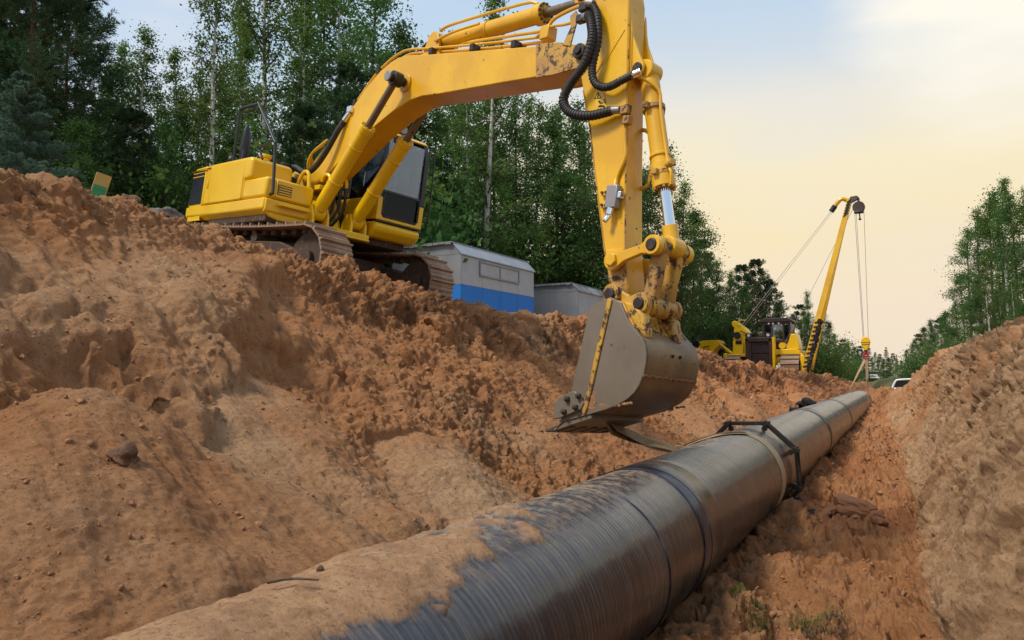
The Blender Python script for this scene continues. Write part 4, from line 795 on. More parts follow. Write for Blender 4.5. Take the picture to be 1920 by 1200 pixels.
    for s in (-1, 1): MB().prism([(3.20, 3.52), (3.62, 3.45), (3.52, 3.80), (3.40, 3.86), (3.30, 3.80)], -.06 + s * .14 - .02, -.06 + s * .14 + .02).build('arm_cylinder_bracket', AY, bm, .008)
    # --- bucket cylinder
    a, b = Vector((7.13, -.06, 2.62)), Vector((7.68, -.06, .76)); d = (b - a).normalized(); L = (b - a).length; c = a + d * (L * .675)
    bc = MB().cyl(a + d * .08, c, .098, 26).cyl(c - d * .26, c, .115, 26).cyl(c - d * .36, c - d * .33, .112, 26).build('bucket_cylinder', AY, root, .006)
    for q in (.22, .60):
        p = a + d * (L * q); MB().ring(p - d * .025, p + d * .025, .094, .118, 24).bx(-.03, .03, -.16, -.10, -.03, .03, Matrix.Translation(p)).bx(-.03, .03, .10, .16, -.03, .03, Matrix.Translation(p)).build('pipe_clip', RY, bc, .006)
    MB().cyl(c, b - d * .12, .056, 20).build('rod', M['chrome'], bc); MB().cyl(b - d * .22, b, .078, 18).cyl(b + Vector((0, -.1, 0)), b + Vector((0, .1, 0)), .10, 22).build('rod_eye', AY, bc, .008); MB().cyl(a + Vector((0, -.10, 0)), a + Vector((0, .10, 0)), .11, 22).build('foot_eye', AY, bc, .008)
    gb = MB(); u = Vector((0, 1, 0)); w = d.cross(u)
    for i in range(12): t = 2 * math.pi * i / 12; p = c + (u * math.cos(t) + w * math.sin(t)) * .10; gb.cyl(p, p + d * .022, .015, 6)
    tag(gb.build('gland_bolts', RY, bc), kind='stuff')
    n = Vector((.10, -.045, .03))
    MB().tube([Vector((7.14, -.27, 2.52)), a + d * .28 + n * 1.1, a + d * .5 + n, a + d * 1.05 + n, a + d * 1.2 + n * 1.25, a + d * 1.32 + n], .016, 8, 4).build('cylinder_pipe', AY, bc); MB().cyl(c - d * .2 + n * .9, c - d * .2 + n * 1.7, .04, 10).build('port', RY, bc, .006)
    MB().tube([(7.02, .02, 2.05), (7.16, .02, 2.0), (7.24, .02, 1.8), (7.25, .02, 1.5), (7.21, .02, 1.42), (7.12, .02, 1.40)], .022, 8, 4).build('hydraulic_pipe', RY, arm)
    # --- linkage
    LY = lambda q: -.0825 + q * .2525
    P1, P2, P3, P4 = Vector((7.19, 0, .585)), Vector((7.66, 0, .73)), Vector((7.60, 0, .16)), Vector((7.235, 0, .24))
    for s in (-1, 1):
        d = (P2 - P1).normalized(); nn = Vector((-d.z, 0, d.x)); pr = []
        for i in range(13): t = math.pi / 2 + math.pi * i / 12; pr.append(P1 + d * .105 * math.cos(t) + nn * .105 * math.sin(t))
        pr += [P1 + d * .14 - nn * .055, P2 - d * .14 - nn * .045]
        for i in range(13): t = -math.pi / 2 + math.pi * i / 12; pr.append(P2 + d * .10 * math.cos(t) + nn * .10 * math.sin(t))
        pr += [P2 - d * .14 + nn * .045, P1 + d * .14 + nn * .055]
        lk = MB().prism([(p.x, p.z) for p in pr], LY(s) - .03, LY(s) + .03).build('tie_link', AY, root, .01)
        for p, r in ((P1, .07), (P2, .06)): MB().cyl((p.x, LY(s) + s * .02, p.z), (p.x, LY(s) + s * .065, p.z), r, 6 if r > .065 else 18).build('pin_head', AY if r > .065 else M['pin'], lk, .008)
        MB().ring((P2.x, LY(s) + s * .03, P2.z), (P2.x, LY(s) + s * .05, P2.z), .06, .095, 24).build('collar', AY, lk, .004)
    MB().cyl((P2.x, -.36, P2.z), (P2.x, .20, P2.z), .05, 18).build('link_pin', M['pin'], root)
    MB().cyl((P2.x, -.30, P2.z), (P2.x, -.17, P2.z), .10, 24).build('link_boss', RY, root, .01); MB().cyl((P2.x, .04, P2.z), (P2.x, .135, P2.z), .10, 24).build('link_boss', RY, root, .01)
    for s in (-1, 1): MB().prism([(7.575, .74), (7.60, .80), (7.70, .80), (7.745, .73), (7.70, .45), (7.68, .14), (7.62, .07), (7.54, .08), (7.52, .15), (7.56, .42)], -.08 + s * .135 - .055, -.08 + s * .135 + .055).build('bucket_link', RY, root, .03, seg=3)
    MB().cyl((P3.x, -.26, P3.z), (P3.x, .13, P3.z), .105, 24).build('link_boss', RY, root, .012)
    # --- bucket
    bw = .44
    pr = [(7.235, .235), (7.30, .20), (7.43, .15), (7.52, .02), (7.58, -.05), (7.66, -.115), (7.73, -.17), (7.775, -.235), (7.80, -.31), (7.808, -.40), (7.80, -.50), (7.765, -.61), (7.72, -.685), (7.65, -.755), (7.55, -.82), (7.42, -.885), (7.16, -.985), (6.89, -1.085), (6.80, -1.17)]
    bk = empty('bucket', (0, 0, 0)); bk.parent = root
    pl = [(7.06, .10)] + [(7.30, .20)] + pr[2:] + [(6.86, -1.06), (6.95, -.76)]
    for s in (-1, 1):
        side = MB().prism(pl, s * bw - .014, s * bw + .014).build('side_plate', M['bucket'], bk, .004)
        # reinforcing bar down the side
        MB().prism([(7.285, .185), (7.335, .175), (7.20, -.885), (7.17, -.98), (7.10, -.93), (7.15, -.88)], s * bw + (.014 if s > 0 else -.036), s * bw + (.036 if s > 0 else -.014)).build('side_bar', RY, side, .008)
        # bolted cutter with four bolts
        MB().prism([(7.03, -.76), (6.97, -.775), (6.82, -.855), (6.775, -.93), (6.775, -1.075), (6.86, -1.06), (7.13, -.93), (7.16, -.86)], s * bw + (.015 if s > 0 else -.05), s * bw + (.05 if s > 0 else -.015)).build('side_cutter', M['bucket'], side, .008)
        for x, z in ((7.095, -.80), (6.95, -.85), (7.07, -.915), (6.93, -.98)): MB().cyl((x, s * (bw + .05), z), (x, s * (bw + .085), z), .032, 6).cyl((x, s * (bw + .08), z), (x, s * (bw + .10), z), .018, 8).build('bolt', M['rust_yellow'] if 0 else M['steel'], side, .004)
        # sand caught along the lower edge of the plate
        blobs = MB()
        cr_ = random.Random(11)
        for i in range(70):
            q = cr_.random() ** 1.3; x = 7.13 + q * .56; z = -.955 + q * .13 + .10 * (1 - q) ** 2 * cr_.random() + .02 * q; blobs.blob((x, s * (bw + .006), z + .02), cr_.uniform(.012, .034) * (1.25 - q * .8), i, 7, 5, .4, (1.5, .35, .8))
        for i in range(26): q = cr_.random(); blobs.blob((7.17 + .09 * q, s * (bw + .010), -.90 + .18 * q * cr_.random()), cr_.uniform(.015, .04), 140 + i, 7, 5, .4, (1.2, .3, .9))
        tag(blobs.build('caked_sand', M['clod'], side), kind='stuff')
    v = []; f = []; n = len(pr); th = .024
    C = [(p.x, p.z) for p in catmull([(x, z, 0) and Vector((x, 0, z)) for x, z in pr[2:]], 4)]
    for i, (x, z) in enumerate(C):
        a = C[max(i - 1, 0)]; b = C[min(i + 1, len(C) - 1)]; tx, tz = b[0] - a[0], b[1] - a[1]; l = math.hypot(tx, tz); nx, nz = tz / l * th, -tx / l * th
        for yy in (-bw + .015, bw - .015): v += [(x, yy, z), (x + nx, yy, z + nz)]
    m = len(C)
    for i in range(m - 1): o = 4 * i; f += [(o, o + 2, o + 6, o + 4), (o + 1, o + 5, o + 7, o + 3)]
    o = 4 * (m - 1); f += [(0, 1, 3, 2), (o, o + 2, o + 3, o + 1)]
    shell = MB().add(v, f).build('shell', M['bucket_shell'], bk, 0, 50)
    # weld seam across the back, lift-eye holes, lip plate
    wb = MB()
    for i in range(40): y = -bw + 2 * bw * i / 39; wb.blob((7.80 + .004 * math.sin(i * 2.1), y, -.52 + .004 * math.sin(i * 1.3)), .018, i, 7, 5, .3, (.7, 1.0, .8))
    tag(wb.build('weld_seam', M['rust_yellow'] if 0 else M['clod'], bk), kind='stuff')
    for y in (-.02, .11): MB().cyl((7.78, y, -.30), (7.812, y, -.30), .017, 12).build('bolt_hole', PB, bk)
    MB().prism([(7.22, -.96), (6.90, -1.06), (6.775, -1.165), (6.76, -1.20), (6.84, -1.17), (7.0, -1.10), (7.24, -1.0)], -bw, bw).build('lip', M['bucket'], bk, .006)
    for i in range(5):
        y = -.36 + .18 * i
        MB().prism([(6.98, -1.055), (6.80, -1.115), (6.62, -1.215), (6.615, -1.235), (6.80, -1.20), (6.95, -1.135)], y - .045, y + .045, taper=None).build('tooth', M['steel'], bk, .012)
    # ears with saddle between the two pins
    for s in (-1, 1):
        MB().prism([(7.14, .16), (7.14, .28), (7.20, .345), (7.29, .335), (7.36, .27), (7.45, .235), (7.53, .27), (7.60, .275), (7.675, .23), (7.69, .13), (7.64, .03), (7.66, -.10), (7.50, .0), (7.40, .13), (7.28, .17)], LY(s) + s * -.03 - .03, LY(s) + s * -.03 + .03).build('lug', RY, bk, .015)
        for p in (P3, P4): MB().ring((p.x, LY(s), p.z), (p.x, LY(s) + s * .05, p.z), .055, .10, 26).build('boss', RY, bk, .008); MB().cyl((p.x, LY(s) + s * .035, p.z), (p.x, LY(s) + s * .075, p.z), .058, 18).build('pin_head', M['pin'], bk, .008)
    MB().prism([(7.30, .19), (7.44, .155), (7.53, .03), (7.60, -.06), (7.66, -.11), (7.60, -.12), (7.50, -.02), (7.40, .10), (7.28, .15)], -bw + .02, bw - .02).build('top_plate', RY, bk, .01)
    for s in (-1, 1):
        MB().prism([(7.42, .17), (7.56, .16), (7.68, .05), (7.72, -.10), (7.73, -.17), (7.62, -.09), (7.52, .02)], LY(s) + s * .0 - .07, LY(s) + s * .0 + .07).build('gusset', RY, bk, .045, seg=4)
    MB().cyl((P4.x, -.36, P4.z), (P4.x, .20, P4.z), .055, 18).build('bucket_pin', M['pin'], bk); MB().cyl((P3.x, -.36, P3.z), (P3.x, .20, P3.z), .05, 18).build('bucket_pin', M['pin'], bk)
    return root
build_excavator()

# ------------------------------------------------------------------ trees
def rand_unit(rg, n): v = rg.normal(size=(n, 3)); return v / np.linalg.norm(v, axis=1)[:, None]
def leaf_quads(P, size, rg, flat=0.0, asp=.62):
    """one folded leaf-sized quad at each point"""
    n = len(P); N = rand_unit(rg, n); N[:, 2] = np.abs(N[:, 2]) + flat; N /= np.linalg.norm(N, axis=1)[:, None]
    T = np.cross(N, rand_unit(rg, n)); T /= np.linalg.norm(T, axis=1)[:, None] + 1e-9; B = np.cross(N, T)
    s = (size * (.6 + .8 * rg.rand(n)))[:, None] * .5
    V = np.stack([P - T * s, P + B * s * asp + N * s * .15, P + T * s, P - B * s * asp + N * s * .15], 1).reshape(-1, 3)
    return V, np.arange(4 * n).reshape(n, 4)
def deciduous(name, seed, H, rad, base, n_leaf, size, leafm, barkm, lean=.03, spread=.9, up=1.0, nl=34, twr=.22, skew=0):
    """trunk with limbs (one mesh) and a crown of leaves gathered along the twigs (another)"""
    rg = np.random.RandomState(seed); py = random.Random(seed); tr = MB()
    k = 9; ph = py.uniform(0, 6); tp = [Vector((lean * H * math.sin(ph + 2.2 * i / k) * (i / k), lean * H * math.cos(ph + 1.7 * i / k) * (i / k), H * i / k)) for i in range(k + 1)]
    r0 = H * .0105
    trunk = MB().tube(tp, [r0 * (1 - .9 * i / k) * (1.3 if i == 0 else 1) for i in range(k + 1)], 8, 0)
    pts = []; wts = []
    for i in range(nl):
        q = base + (1 - base) * ((i + py.random()) / nl) ** .9; zz = q * k; j = min(int(zz), k - 1); p0 = tp[j].lerp(tp[j + 1], zz - j)
        u = (q - base) / (1 - base); env = rad * (math.sin(math.pi * min(1, .16 + .86 * u)) ** .75) * (1 - .35 * u) * py.uniform(.55, 1.15)
        a = py.uniform(0, 6.283) + skew; d = Vector((math.cos(a), math.sin(a), up * py.uniform(.35, 1.0))).normalized()
        P = [p0]; dd = d.copy()
        for m in range(5):
            dd = (dd + Vector((py.gauss(0, .16), py.gauss(0, .16), py.gauss(-.05, .13)))).normalized(); P.append(P[-1] + dd * env / 5)
        tr.tube(P, [max(.008, r0 * .30 * (1 - u * .6) * (1 - .8 * m / 5)) for m in range(6)], 4)
        for m in range(1, 6):
            for w in range(4):
                dw = (dd * .5 + Vector((py.gauss(0, 1), py.gauss(0, 1), py.gauss(.05, .6)))).normalized(); L = env * spread * py.uniform(.12, .38)
                e = P[m] + dw * L; tr.tube([P[m], P[m] + dw * L * .5 + Vector((0, 0, .02)), e - Vector((0, 0, .05 * L))], [.010, .007, .004], 3, caps=False)
                for c in range(3): f = .3 + .35 * c; pts.append(P[m] + dw * L * f); wts.append(.5 + py.random())
    for c in range(10): pts.append(tp[-1] + Vector((py.gauss(0, .15), py.gauss(0, .15), py.uniform(-.6, .1)))); wts.append(.5)
    pts = np.array(pts); w = np.array(wts); w /= w.sum(); ci = rg.choice(len(pts), n_leaf, p=w)
    P = pts[ci] + rg.normal(size=(n_leaf, 3)) * np.array([twr, twr, twr * .8]) * (.45 + .9 * rg.rand(n_leaf))[:, None]
    V, F = leaf_quads(P, size, rg, .2)
    return trunk.mesh('trunk', barkm), tr.mesh('branches', M['bark']), mesh_np('crown', V, F, leafm, False)
def needle_tufts(C, D, L, rg, per, wd):
    """thin blades fanned round directions D at points C"""
    n = len(C) * per; c = np.repeat(C, per, 0); d = np.repeat(D, per, 0) + rg.normal(size=(n, 3)) * .55; d /= np.linalg.norm(d, axis=1)[:, None]
    s = np.cross(d, rand_unit(rg, n)); s /= np.linalg.norm(s, axis=1)[:, None] + 1e-9; l = L * (.7 + .6 * rg.rand(n))[:, None]
    V = np.stack([c - s * wd, c + d * l * .6 - s * wd, c + d * l, c + d * l * .5 + s * wd], 1).reshape(-1, 3); return V, np.arange(4 * n).reshape(n, 4)
def conifer(name, seed, H, rad, base, leafm, barkm, kind='spruce', per=9, nw=26, L=.12, wd=.012):
    rg = np.random.RandomState(seed); py = random.Random(seed); tr = MB(); r0 = H * .011
    tp = [Vector((.05 * math.sin(i * 1.3 + seed), .05 * math.cos(i * 1.1 + seed), H * i / 8)) for i in range(9)]; tr.tube(tp, [r0 * (1 - .92 * i / 8) for i in range(9)], 8)
    C = []; D = []
    for w in range(nw):
        u = (w + py.random() * .6) / nw; z = H * (base + (1 - base) * u)
        if kind == 'spruce': R = rad * (1 - u) ** .85 + .12; nb = 7; droop = -.28 + .55 * u
        else: R = rad * (math.sin(math.pi * min(1, .22 + .80 * u)) ** .6) * py.uniform(.5, 1.1); nb = 4; droop = .15 + .5 * u
        for b in range(nb):
            a = 6.283 * b / nb + w * 1.7 + py.uniform(-.3, .3); d = Vector((math.cos(a), math.sin(a), droop + py.uniform(-.12, .12))).normalized(); Rb = R * py.uniform(.7, 1.1)
            p = Vector((tp[min(8, int(u * 8))].x, tp[min(8, int(u * 8))].y, z)); P = [p]; n = 6
            for m in range(n): dd = (d + Vector((0, 0, (.10 if kind == 'spruce' else .16) * m / n * 2)) + Vector((py.gauss(0, .05), py.gauss(0, .05), py.gauss(0, .05)))).normalized(); P.append(P[-1] + dd * Rb / n)
            tr.tube(P, [max(.006, .02 * Rb / rad * (1 - .8 * m / n) + .004) for m in range(n + 1)], 4, caps=False)
            for m in range(1 if kind == 'spruce' else 3, n + 1):
                q = P[m]; t = (P[m] - P[m - 1]).normalized(); s = t.cross(Vector((0, 0, 1))).normalized()
                ns = 4 if kind == 'spruce' else 7
                for k in range(ns):
                    if kind == 'spruce': dd = (t * .7 + s * (1 if k % 2 else -1) * py.uniform(.5, 1.1) + Vector((0, 0, py.uniform(-.25, .1)))).normalized(); ll = Rb * .26 * (1.15 - m / n * .6)
                    else: dd = (t * .5 + Vector((py.gauss(0, .8), py.gauss(0, .8), py.gauss(.35, .5)))).normalized(); ll = Rb * .22
                    for f in (np.linspace(.15, 1, 4) if kind == 'spruce' else np.linspace(.4, 1, 3)): C.append(q + dd * ll * float(f)); D.append(dd)
            C.append(P[-1]); D.append(d)
    for i in range(6): C.append(tp[-1] - Vector((0, 0, .12 * i))); D.append(Vector((0, 0, 1)))
    V, F = needle_tufts(np.array(C), np.array(D), L, rg, per, wd)
    return tr.mesh('trunk', barkm), mesh_np('crown', V, F, leafm, False)
def bush(seed, h, r, n, size, leafm):
    rg = np.random.RandomState(seed); py = random.Random(seed); tr = MB(); pts = []
    for i in range(16):
        a = py.uniform(0, 6.283); d = Vector((math.cos(a) * r / h, math.sin(a) * r / h, py.uniform(.6, 1.3))).normalized(); P = [Vector((0, 0, 0))]; L = h * py.uniform(.6, 1.1)
        for m in range(5): d = (d + Vector((py.gauss(0, .14), py.gauss(0, .14), py.gauss(0, .1)))).normalized(); P.append(P[-1] + d * L / 5); pts += [P[-1]] * (m + 1)
        tr.tube(P, [.018, .015, .012, .009, .006, .004], 4)
    pts = np.array(pts); P = pts[rg.randint(len(pts), size=n)] + rg.normal(size=(n, 3)) * r * .22; P[:, 2] = np.abs(P[:, 2])
    V, F = leaf_quads(P, size, rg, .2); return tr.mesh('stems', M['bark']), mesh_np('foliage', V, F, leafm, False)
KIND = {
    'birch0': deciduous('birch', 11, 15, 2.3, .20, 8500, .105, M['leaf'], M['birch'], .02, 1.0, 1.25, 44, .20),
    'birch1': deciduous('birch', 12, 14, 2.0, .24, 6500, .105, M['leaf'], M['birch'], .03, 1.1, 1.3, 38, .20),
    'birch2': deciduous('birch', 13, 12, 2.4, .12, 8000, .10, M['leaf'], M['bark'], .025, 1.0, 1.1, 40, .22),
    'aspen0': deciduous('aspen', 21, 13, 2.7, .12, 9800, .115, M['leaf2'], M['bark'], .02, 1.0, 1.0, 46, .26),
    'aspen1': deciduous('aspen', 22, 12, 2.3, .10, 8800, .115, M['leaf2'], M['bark'], .03, 1.0, .95, 42, .26),
    'aspen2': deciduous('aspen', 23, 11, 2.9, .06, 11500, .12, M['leaf2'], M['bark'], .02, 1.0, .9, 44, .28),
    'pine0': conifer('pine', 31, 14, 2.6, .30, M['needle'], M['pine_bark'], 'pine', 9, 24, .16, .011), 'pine1': conifer('pine', 32, 12, 2.9, .22, M['needle'], M['pine_bark'], 'pine', 9, 22, .16, .011),
    'spruce0': conifer('spruce', 41, 12, 2.3, .04, M['needle'], M['bark'], 'spruce', 7, 26, .13, .014), 'blue': conifer('spruce', 42, 6.4, 2.5, .02, M['blue_needle'], M['bark'], 'spruce', 15, 17, .085, .007),
    'bush0': bush(51, 2.2, 1.5, 5200, .11, M['leaf2']), 'bush1': bush(52, 2.8, 1.4, 5200, .105, M['leaf'])}
HT = dict(birch0=15, birch1=14, birch2=12, aspen0=13, aspen1=12, aspen2=11, pine0=14, pine1=12, spruce0=12, blue=6.4, bush0=2.2, bush1=2.8)
NAME = dict(birch='birch_tree', aspen='aspen_tree', pine='pine_tree', spruce='spruce_tree', blue='spruce_tree', bush='shrub')
TR = random.Random(5)
def tree(kind, az, dist, h, label, group=None, dz=-.1):
    """az: degrees from the trench line, negative to the left; h: height in metres"""
    x, y = dist * math.sin(R_(az)), dist * math.cos(R_(az)); b = kind.rstrip('012'); nm = NAME[b]
    t = empty(nm, (x, y, ground_z(x, y) + dz), (0, 0, TR.uniform(0, 6.28))); s = h / HT[kind]
    w = s * TR.uniform(.92, 1.12) if s < 1 else s ** .7 * TR.uniform(.95, 1.1)
    t.scale = (w, w, s)
    for a in KIND[kind]:
        o = link(a.name.split('.')[0], a, t)
        if o.name.startswith(('branches', 'crown', 'foliage', 'stems')): o['kind'] = 'stuff'
    tag(t, label, 'shrub' if b == 'bush' else 'tree', group); return t
# single trees that stand out: kind, bearing from the trench line in degrees, distance, height
tree('blue', -63.1, 13, 2.9, 'blue green spruce with layered drooping boughs at the left end of the bank')
tree('pine0', -62.8, 19.5, 8.9, 'tall dark pine with a bare reddish trunk rising above the blue spruce')
tree('pine1', -60.7, 22, 9.3, 'dark pine with long tilted limbs, second trunk beside the tall reddish pine')
tree('birch0', -47.6, 25, 14.4, 'tall white trunked birch directly behind the excavator handrail')
tree('birch1', -55.8, 21, 8.1, 'slender airy birch with a pointed top right of the signboard')
tree('birch1', -51.2, 20.5, 10.3, 'thin leafed birch leaning into the open sky left of the handrail')
tree('aspen0', -40.2, 24, 13.3, 'broad dense aspen rising behind the bend of the yellow boom')
tree('birch1', -31.5, 30, 15.7, 'thin wispy birch whose top shows above the arm cylinder')
tree('pine1', -42.0, 23, 8.9, 'dark pine behind the boom foot, between the white birch and the cab')
tree('aspen0', -17.7, 34, 10.1, 'tall leafy aspen standing out right of the bucket cylinder')
tree('pine1', -11.1, 47, 7.2, 'rounded dark pine towering behind the pipelayer cab')
tree('birch2', -7.5, 52, 5.9, 'bushy young birch with bare top twigs behind the crane boom')
tree('birch0', 4.4, 44, 10.1, 'tallest birch of the grove on the right bank')
STANDS = [
    ('above the blue green spruce', [('pine1', -65.6, 20, 7.7), ('pine0', -64.0, 26, 10.5), ('birch2', -61.6, 27, 8.7)]),
    ('above the green signboard', [('pine1', -59.7, 24, 7.1), ('birch2', -58.9, 21, 5.8), ('birch2', -57.8, 25, 8.4), ('birch1', -57.4, 27, 10.0), ('aspen2', -60.0, 18, 4.1), ('pine1', -56.7, 20, 5.3)]),
    ('between the signboard and the excavator', [('birch2', -55.0, 24, 7.6), ('birch1', -53.9, 27, 10.1), ('aspen1', -54.4, 19, 4.8), ('birch2', -53.2, 22, 6.8), ('birch2', -52.8, 28, 10.0)]),
    ('behind the excavator handrail', [('birch2', -51.4, 26, 9.1), ('birch1', -50.0, 28, 12.2), ('aspen2', -50.4, 21, 5.5), ('birch2', -49.3, 30, 14.0), ('birch2', -48.6, 22, 6.3)]),
    ('behind the foot of the boom', [('birch0', -45.8, 28, 14.5), ('birch1', -44.6, 24, 12.0), ('aspen1', -43.5, 30, 16.0), ('birch0', -42.4, 28, 15.0), ('pine1', -45.2, 21.5, 6.8), ('birch2', -43.3, 20.5, 5.5)]),
    ('behind the bend of the boom', [('aspen1', -38.9, 29, 13.4), ('birch1', -38.4, 26, 10.8), ('aspen2', -39.8, 22, 7.3), ('aspen1', -37.1, 30, 11.4)]),
    ('just right of the cab', [('aspen1', -35.8, 34.0, 12.2), ('birch1', -34.3, 37.0, 16.9), ('birch1', -33.0, 34.0, 14.2), ('pine1', -34.9, 31.5, 8.8), ('birch2', -33.6, 40.0, 15.2)]),
    ('behind the near shed', [('aspen1', -30.7, 37.0, 15.1), ('aspen0', -29.2, 35.0, 12.8), ('birch2', -29.9, 34.0, 9.0), ('birch2', -28.5, 42.0, 15.9), ('pine1', -31.5, 43.0, 14.7), ('birch1', -27.7, 38.0, 14.1)]),
    ('behind the small shed', [('aspen1', -26.0, 36.0, 12.5), ('aspen0', -24.2, 38.0, 13.8), ('birch1', -25.1, 43.0, 15.9), ('birch2', -23.3, 40.0, 13.5), ('birch1', -23.6, 35.0, 9.3), ('birch1', -26.8, 34.0, 8.3), ('aspen2', -25.2, 34.0, 9.0)]),
    ('hidden behind the digger arm', [('aspen2', -21.6, 31, 10.5), ('aspen1', -20.4, 33, 10.3), ('birch2', -21.2, 38, 13.6)]),
    ('right of the bucket cylinder', [('birch2', -19.4, 36, 10.2), ('aspen1', -18.5, 40, 11.0), ('birch2', -16.4, 38, 9.6), ('aspen2', -15.7, 42, 9.1), ('birch2', -17.0, 34, 6.0), ('pine1', -15.0, 46, 8.3), ('aspen2', -18.4, 33, 5.4), ('aspen2', -14.3, 50, 6.0)]),
    ('behind the pipelayer cab', [('birch1', -13.8, 52, 8.3), ('birch2', -13.1, 45, 6.2), ('pine1', -12.1, 49, 7.3), ('pine1', -10.2, 50, 6.4), ('aspen2', -9.5, 56, 5.7), ('aspen1', -11.7, 43, 5.1), ('aspen1', -8.9, 48, 3.2)]),
    ('behind the side boom', [('pine1', -8.1, 57, 5.7), ('aspen2', -6.8, 58, 5.2), ('aspen1', -6.2, 58, 4.4), ('aspen2', -7.7, 50, 4.0)]),
    ('far off, left of the hook block', [('aspen1', -5.8, 74, 4.6), ('pine1', -5.4, 80, 4.4), ('birch2', -5.0, 86, 4.3), ('aspen2', -4.6, 80, 3.6), ('pine1', -4.3, 92, 4.1), ('aspen1', -4.8, 72, 2.8)]),
    ('at the far end of the clearing', [('spruce0', -3.8, 92, 4.2), ('aspen1', -3.4, 104, 3.6), ('pine1', -3.1, 110, 3.5), ('spruce0', -2.7, 112, 4.6), ('pine1', -2.3, 118, 3.6), ('birch1', -2.1, 112, 3.2), ('aspen2', -2.9, 108, 2.9), ('birch2', -3.6, 100, 3.0), ('birch2', -2.5, 104, 2.5), ('aspen2', -1.8, 108, 2.7), ('aspen1', -4.0, 128, 3.5), ('aspen0', -3.2, 132, 3.2), ('aspen2', -2.6, 136, 3.5), ('aspen1', -2.1, 134, 3.2), ('aspen0', -1.5, 130, 3.2), ('aspen2', -4.4, 124, 3.7)]),
    ('on the right, low behind the bank', [('aspen2', -1.4, 95, 3.7), ('aspen1', -1.1, 88, 4.2), ('pine1', -0.7, 80, 4.8), ('aspen2', -0.3, 76, 5.2), ('aspen1', 0.1, 72, 5.7), ('pine1', 0.6, 68, 6.0), ('aspen2', 1.0, 64, 6.0), ('aspen0', 1.5, 60, 5.9)]),
    ('in the grove on the right bank', [('aspen2', 2.0, 54, 6.9), ('birch2', 2.4, 50, 8.8), ('aspen0', 3.0, 47, 9.1), ('birch2', 3.7, 45, 9.1), ('aspen1', 4.2, 48, 10.5), ('aspen0', 4.9, 43, 8.8), ('birch2', 5.7, 42, 9.0), ('aspen1', 6.6, 40, 8.2), ('birch1', 3.4, 40, 5.1), ('birch1', 4.1, 41, 4.8), ('birch1', 4.7, 39, 4.7), ('aspen2', 2.8, 44, 4.8), ('aspen2', 5.3, 38, 4.0)]),
    ('beside the green signboard', [('bush1', -58.9, 21, 4.1), ('bush0', -57.0, 22, 4.6)]),
    ('left of the excavator body', [('bush1', -54.9, 21, 4.2), ('bush0', -53.0, 22, 4.7)]),
    ('behind the excavator', [('bush1', -49.7, 22, 4.8), ('bush0', -46.4, 22, 4.8), ('bush1', -41.4, 23, 5.1), ('bush0', -38.8, 24, 5.3)]),
    ('behind the grey sheds', [('bush0', -35.8, 31, 6.4), ('bush1', -32.6, 33, 6.6), ('bush0', -27.3, 36, 6.2), ('bush1', -25.0, 38, 6.1), ('bush0', -22.0, 36, 5.7)]),
    ('left of the pipelayer', [('bush0', -15.3, 50, 5.1), ('bush1', -14.3, 52, 4.7), ('bush0', -13.4, 51, 4.2)]),
    ('right of the side boom', [('bush1', -6.6, 54, 2.8), ('bush0', -5.7, 62, 2.4), ('bush0', -7.1, 50, 2.3), ('bush1', -4.8, 70, 2.0)]),
    ('along the top of the right bank', [('bush1', -1.3, 80, 2.2), ('bush0', -0.3, 72, 2.8), ('bush1', 0.9, 62, 3.2)]),
]
ADJ = dict(birch='slender birch', aspen='dense green aspen', pine='dark pine', spruce='pointed spruce', bush='low leafy shrub')
ORD = ['first', 'second', 'third', 'fourth', 'fifth', 'sixth', 'seventh', 'eighth', 'ninth', 'tenth']
for where, specs in STANDS:
    cnt = {}
    for s in sorted(specs, key=lambda q: q[1]): cnt.setdefault(s[0].rstrip('012'), []).append(s)
    for b, L in cnt.items():
        for i, (k, az, d, h) in enumerate(L):
            size = '' if len(L) == 1 else (', %s of %d from the left' % (ORD[i], len(L)))
            tree(k, az, d, h, ADJ[b] + ' ' + where + size, NAME[b].replace('_', ' ') + 's ' + where)

